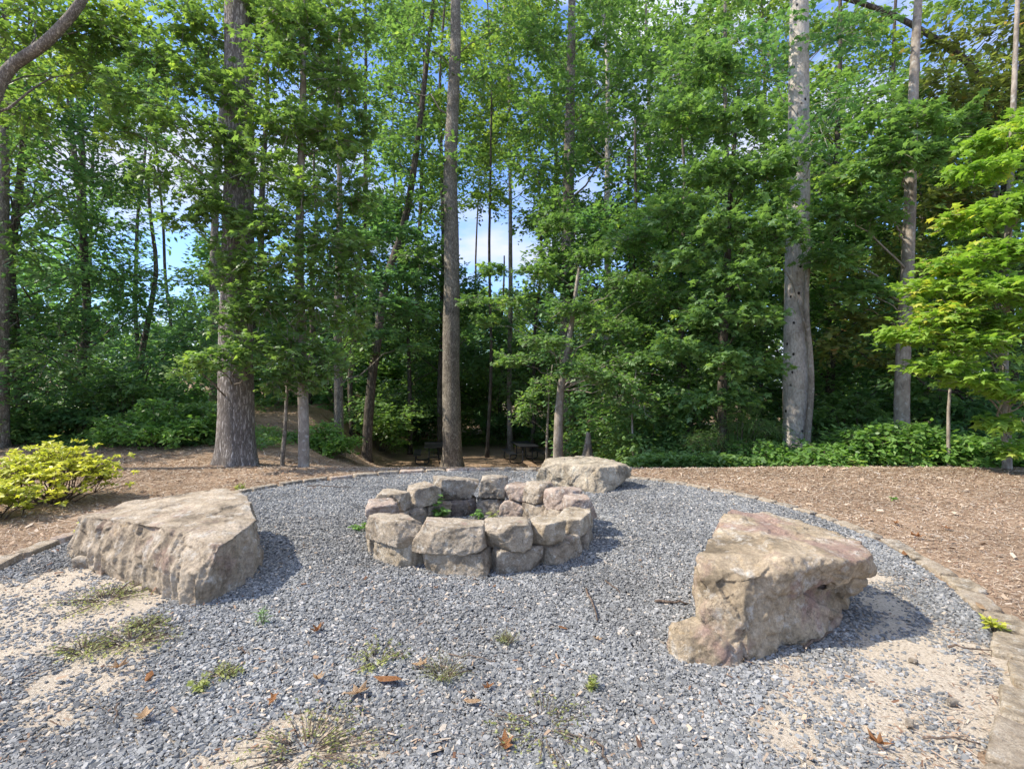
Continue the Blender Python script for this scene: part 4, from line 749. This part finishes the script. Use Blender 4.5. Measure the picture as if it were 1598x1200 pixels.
# fallen leaves and sticks
lv = [(180, 1043, .11, 0, 'pale curled dead leaf at lower left, near the weeds'), (232, 1060, .10, 1, 'rusty orange dead leaf at lower left'), (226, 1115, .13, 0, 'pale tan dead leaf nearest the lower left'), (497, 982, .10, 1, 'reddish dead leaf alone in the gravel, left of centre'),
      (605, 1064, .17, 1, 'large curled brown leaf left of bottom centre'), (555, 1083, .13, 0, 'rolled pale leaf touching the large curled brown one'), (655, 1038, .10, 0, 'yellow-orange lobed leaf in the weeds'), (737, 1098, .10, 0, 'upright tan leaf near the bottom centre'), (788, 1158, .11, 1, 'orange leaf at the bottom centre'),
      (764, 1072, .07, 1, 'small orange leaf above the upright tan one'), (878, 980, .07, 1, 'small orange leaf between fire pit and right boulder'), (930, 997, .07, 0, 'pale small leaf left of the right boulder'), (679, 918, .05, 1, 'small red-brown leaf just in front of the fire pit'), (772, 915, .05, 1, 'tiny orange leaf at the foot of the fire pit'),
      (1398, 817, .12, 1, 'orange leaf farthest back on the right-hand mulch'), (1434, 838, .14, 1, 'rusty leaf on the mulch, right of the farthest one'), (1411, 866, .12, 1, 'rusty leaf on the mulch behind the right boulder'), (1478, 824, .11, 1, 'small orange leaf at far right of the mulch'), (1375, 1162, .10, 1, 'dark brown leaf on the sand at lower right'),
      (1530, 950, .12, 0, 'tan lobed leaf on the mulch beside the edging'), (495, 1060, .10, 0, 'pale leaf left of the large curled brown one'), (425, 1093, .08, 1, 'small orange leaf below the single grass sprig')]
for i, (px, py, s, dk, lab) in enumerate(lv):
    s *= .8; oval = i % 3 == 1
    r = random.Random(i + 5); bm = bmesh.new(); a = r.uniform(0, 6.3); curl = r.uniform(.5, 1.3)
    vsl = [bm.verts.new(((v[0] - .5) * s * 1.25, v[1] * s * .85, (abs(v[1]) ** 1.5 * curl + (v[0] - .5) ** 2 * curl * .8) * s + r.uniform(0, .05) * s)) for v in (OVA if oval else LOB)]
    for t in (OVAT if oval else LOBT): bm.faces.new([vsl[k] for k in t])
    g = bmesh.ops.solidify(bm, geom=bm.faces[:], thickness=.0012)
    me = bpy.data.meshes.new('fallen_leaf'); bm.to_mesh(me); bm.free(); me.materials.append(M_dead if dk else M_dead2)
    o = tag(obj('fallen_leaf', me, None, tuple(G(px, py, .03))), lab, 'leaf', 'fallen leaves'); o.rotation_euler = (r.uniform(-.2, .2), r.uniform(-.2, .2), a)
st = [((915, 918), (932, 968), .009, 'bent pale stick lying in the gravel right of the fire pit'), ((1022, 938), (1074, 942), .011, 'short straight dark stick left of the right boulder'), ((945, 905), (968, 925), .007, 'thin stick between fire pit and right boulder'), ((920, 1150), (950, 1190), .007, 'pale crooked stick at the bottom right of centre'),
      ((372, 1010), (390, 1022), .005, 'small pale twig in front of the left boulder'), ((186, 1098), (178, 1128), .005, 'thin curved twig at lower left'), ((700, 1020), (775, 1032), .004, 'thin dry stalk by the grass tuft'), ((480, 758), (548, 760), .008, 'dark twig on the gravel beyond the left boulder'), ((1255, 1010), (1300, 985), .010, 'dark stick against the foot of the right boulder'),
      ((1480, 1010), (1560, 1018), .006, 'thin twig lying across the right edging stones'), ((1440, 1150), (1530, 1160), .006, 'dry twig on the sand at the lower right')]
for i, (a, c, r0, lab) in enumerate(st):
    r = np.random.default_rng(i + 60); p0 = G(*a, .03); p1 = G(*c, .03)
    V, T = tube(curve(p0, p1, .008, 8, .006, r), np.linspace(r0, r0 * .5, 8), 6, i, .2); tag(obj('stick', mesh_from('stick', V, T, MB['twig'], True)), lab, 'stick', 'sticks on the ground')
# loose clods on the sand and debris in the pit
for i, (px, py, s, lab) in enumerate([(1485, 1095, .05, 'small earth clod on the sand, nearer the right edging'), (1420, 1128, .045, 'small earth clod on the sand, farther from the right edging'), (1425, 1030, .04, 'brown clod at the shadow tip of the right boulder')]):
    tag(block('clod', s, s * .7, s * .6, MR['grey'], None, tuple(G(px, py, .02)), i, rs, voxel=.006, n=5, amps=(.006, 20, .003, 40, .001, 90)), lab, 'clod', 'clods on the sand')
for i, (dx, dy, L_, m, lab) in enumerate([(.1, -.1, .22, 'grey', 'dark flat stone shard lying inside the fire pit'), (-.2, .05, .12, 'ochre', 'small pale stone lying beside the seedling inside the fire pit'), (.4, .1, .18, 'grey', 'grey shard at the right inside the fire pit')]):
    tag(block('stone_shard', L_, L_ * .6, .05, MR[m], None, (-.33 + dx, 5.4 + dy, .05), i * 1.3, rs, voxel=.008, n=6, amps=(.006, 12, .003, 25, .001, 60)), lab, 'stone', 'loose stones in the fire pit')

# ------------------------------------------------------------------ picnic tables
def bar(bm, a, b_, w_, h_):
    a = Vector(a); b_ = Vector(b_); d = b_ - a; m = Matrix.Translation((a + b_) / 2) @ d.to_track_quat('X', 'Z').to_matrix().to_4x4() @ Matrix.Diagonal((d.length, w_, h_, 1)); bmesh.ops.create_cube(bm, size=1, matrix=m)
def table(label, loc, rz):
    root = empty('picnic_table', tuple(loc), label, 'picnic table', 'black metal picnic tables'); root.rotation_euler = (0, 0, rz)
    def slab(name, x, z, wd, ln, th):
        bm = bmesh.new(); n = int(wd / .045)
        for i in range(n + 1): xx = x - wd / 2 + wd * i / n; bar(bm, (xx, -ln / 2, z), (xx, ln / 2, z), .016, .008)
        m_ = int(ln / .06)
        for i in range(m_ + 1): yy = -ln / 2 + ln * i / m_; bar(bm, (x - wd / 2, yy, z - .006), (x + wd / 2, yy, z - .006), .038, .006)
        for s in (-1, 1): bar(bm, (x + s * wd / 2, -ln / 2 - .01, z - .012), (x + s * wd / 2, ln / 2 + .01, z - .012), .024, th)
        for s in (-1, 1): bar(bm, (x - wd / 2 + .012, s * ln / 2, z - .013), (x + wd / 2 - .012, s * ln / 2, z - .013), .024, th - .004)
        me = bpy.data.meshes.new(name); bm.to_mesh(me); bm.free(); me.materials.append(M_black); obj(name, me, root)
    slab('table_top', 0, .76, .76, 2.0, .045); slab('bench', -.68, .45, .27, 2.0, .04); slab('bench', .68, .45, .27, 2.0, .04)
    for sy in (-.62, .62):
        for sx in (-1, 1):
            pts = [(.20, .73), (.20, .40), (.20, .16), (.24, .06), (.34, .03), (.60, .03), (.72, .06), (.76, .16), (.74, .34), (.66, .425), (.56, .425)]
            p = np.array([(sx * a, sy, z) for a, z in pts]); V, T = tube(p, .026, 8); obj('leg_frame', mesh_from('leg_frame', V, T, M_black, True), root)
    mb = MBd()
    for sy in (-.62, .62): mb.add(*tube([(-.3, sy, .715), (.3, sy, .715)], .022, 8)); mb.add(*tube([(-.2, sy, .3), (.2, sy, .3)], .018, 8))
    mb.add(*tube([(0, -.62, .3), (0, 0, .71)], .014, 6)); mb.add(*tube([(0, .62, .3), (0, 0, .71)], .014, 6)); obj('brace', mb.mesh('brace', M_black), root)
def tp(px, d): x = (px - CX) / F * d; return (x, d, tz(x, d) + .02)
table('black metal picnic table partly hidden by the tall central trunk', tp(677, 22.3), math.radians(9))
table('black metal picnic table standing clear, left of the small grey-stemmed tree', tp(818, 22.6), math.radians(12))

# ------------------------------------------------------------------ uncountable growth
def carpet(name, label, cat, areas, size, kind, leaf, seed, tilt=.5):
    r = np.random.default_rng(seed); Ps = []
    for x0, x1, y0, y1, h, n in areas:
        x = r.uniform(x0, x1, n); y = r.uniform(y0, y1, n); hh = h * (.35 + .65 * sstep(-.4, .6, fbm(np.stack([x * .9, y * .9, x * 0 + seed], -1), 3)))
        Ps.append(np.stack([x, y, terrain(x, y) + hh * r.uniform(0, 1, n) ** .7], -1))
    p = np.concatenate(Ps); a = r.uniform(0, 6.3, len(p)); H = np.stack([np.cos(a), np.sin(a), r.uniform(0, .6, len(p))], -1)
    V, T = leaves_at(p, H, size, kind, r, tilt, .1); tag(obj(name, mesh_from(name, V, T, ML[leaf])), label, cat, kind='stuff')
carpet('ground_cover', 'low green ground cover in the shade along the foot of the left wood', 'ground cover', [(-16, -6.2, 13, 16, .35, 12000), (-22, -9, 16, 26, .6, 12000)], .10, 'ova', 'mid', 1)
carpet('ferns', 'ferns and low plants behind the picnic tables', 'ferns', [(-9, 6, 27.5, 31, .85, 16000), (-8, -3, 24.5, 28, .25, 1500), (2.2, 9, 22, 28, .6, 7000)], .20, 'bld', 'shrub', 2)
carpet('undergrowth', 'dense low undergrowth along the back of the right-hand mulch', 'undergrowth', [(2.6, 12.5, 10.9, 12.6, .32, 15000), (2.6, 16, 12.5, 20, .9, 22000)], .11, 'ova', 'mid', 3)
def woods(name, label, leaf, spec, size, seed):
    r = np.random.default_rng(seed); cl = []
    for x0, x1, y0, y1, z0, z1, n, cr_ in spec:
        x = r.uniform(x0, x1, n); y = r.uniform(y0, y1, n); top = z1 * (.7 + .3 * vnoise(np.stack([x * .12, y * 0, x * 0 + seed], -1)))
        cl.append(np.stack([x, y, z0 + (top - z0) * r.uniform(0, 1, n), cr_ * r.uniform(.7, 1.3, n)], -1))
    cl = np.concatenate(cl); q = cl[:, 0] / cl[:, 1]; e = (cl[:, 2] + .8 * cl[:, 3] - 1.6) / cl[:, 1]
    cl = cl[~(((q > -.78) & (q < -.58) & (e > .16)) | ((q > -.07) & (q < .09) & (e > .22)) | (e > .36))]
    tt_ = (cl[:, 2] + 1) / SUN_DIR.z; gx = cl[:, 0] - SUN_DIR.x * tt_; gy = cl[:, 1] - SUN_DIR.y * tt_; cl = cl[~((((gx + 2.2) / 4.8) ** 2 + ((gy - 20.8) / 5) ** 2 < 1) | (((gx + 9) / 2.2) ** 2 + ((gy - 19) / 3.2) ** 2 < 1))]
    V, T, tw = foliage(cl, 22, 9, size, 'dia', r, .55); return tag(obj(name, mesh_from(name, V, T, ML[leaf])), label, 'woods', kind='stuff')
woods('distant_woods', 'sunlit yellow-green woods glimpsed far beyond the shaded trunks', 'far', [(-48, 50, 44, 60, -2, 14, 640, 2.0)], .42, 5)
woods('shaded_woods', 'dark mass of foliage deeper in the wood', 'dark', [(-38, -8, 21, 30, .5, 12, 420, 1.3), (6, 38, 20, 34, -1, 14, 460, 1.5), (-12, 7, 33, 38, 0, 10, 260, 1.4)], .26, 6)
# bare distant trunks, each its own thing
tr = [(150, 30, .13), (615, 38, .14), (745, 40, .12), (1075, 33, .13)]
for i, (px, d, r0) in enumerate(tr):
    b = gp(px, d); n = 12; t = np.linspace(0, 1, n); pth = np.stack([fbm(np.stack([t * 2 + i, t * 0, t * 0], -1), 2) * .5, fbm(np.stack([t * 2 + i, t * 0 + 9, t * 0], -1), 2) * .5, t * 24 - .2], -1)
    V, T = tube(pth, r0 * (1 - .7 * t), 8, i, .06)
    tag(obj('distant_trunk', mesh_from('distant_trunk', V, T, MB['dark'], True), None, b), 'bare dark trunk standing deep in the shaded wood', 'tree', 'bare trunks deep in the wood')
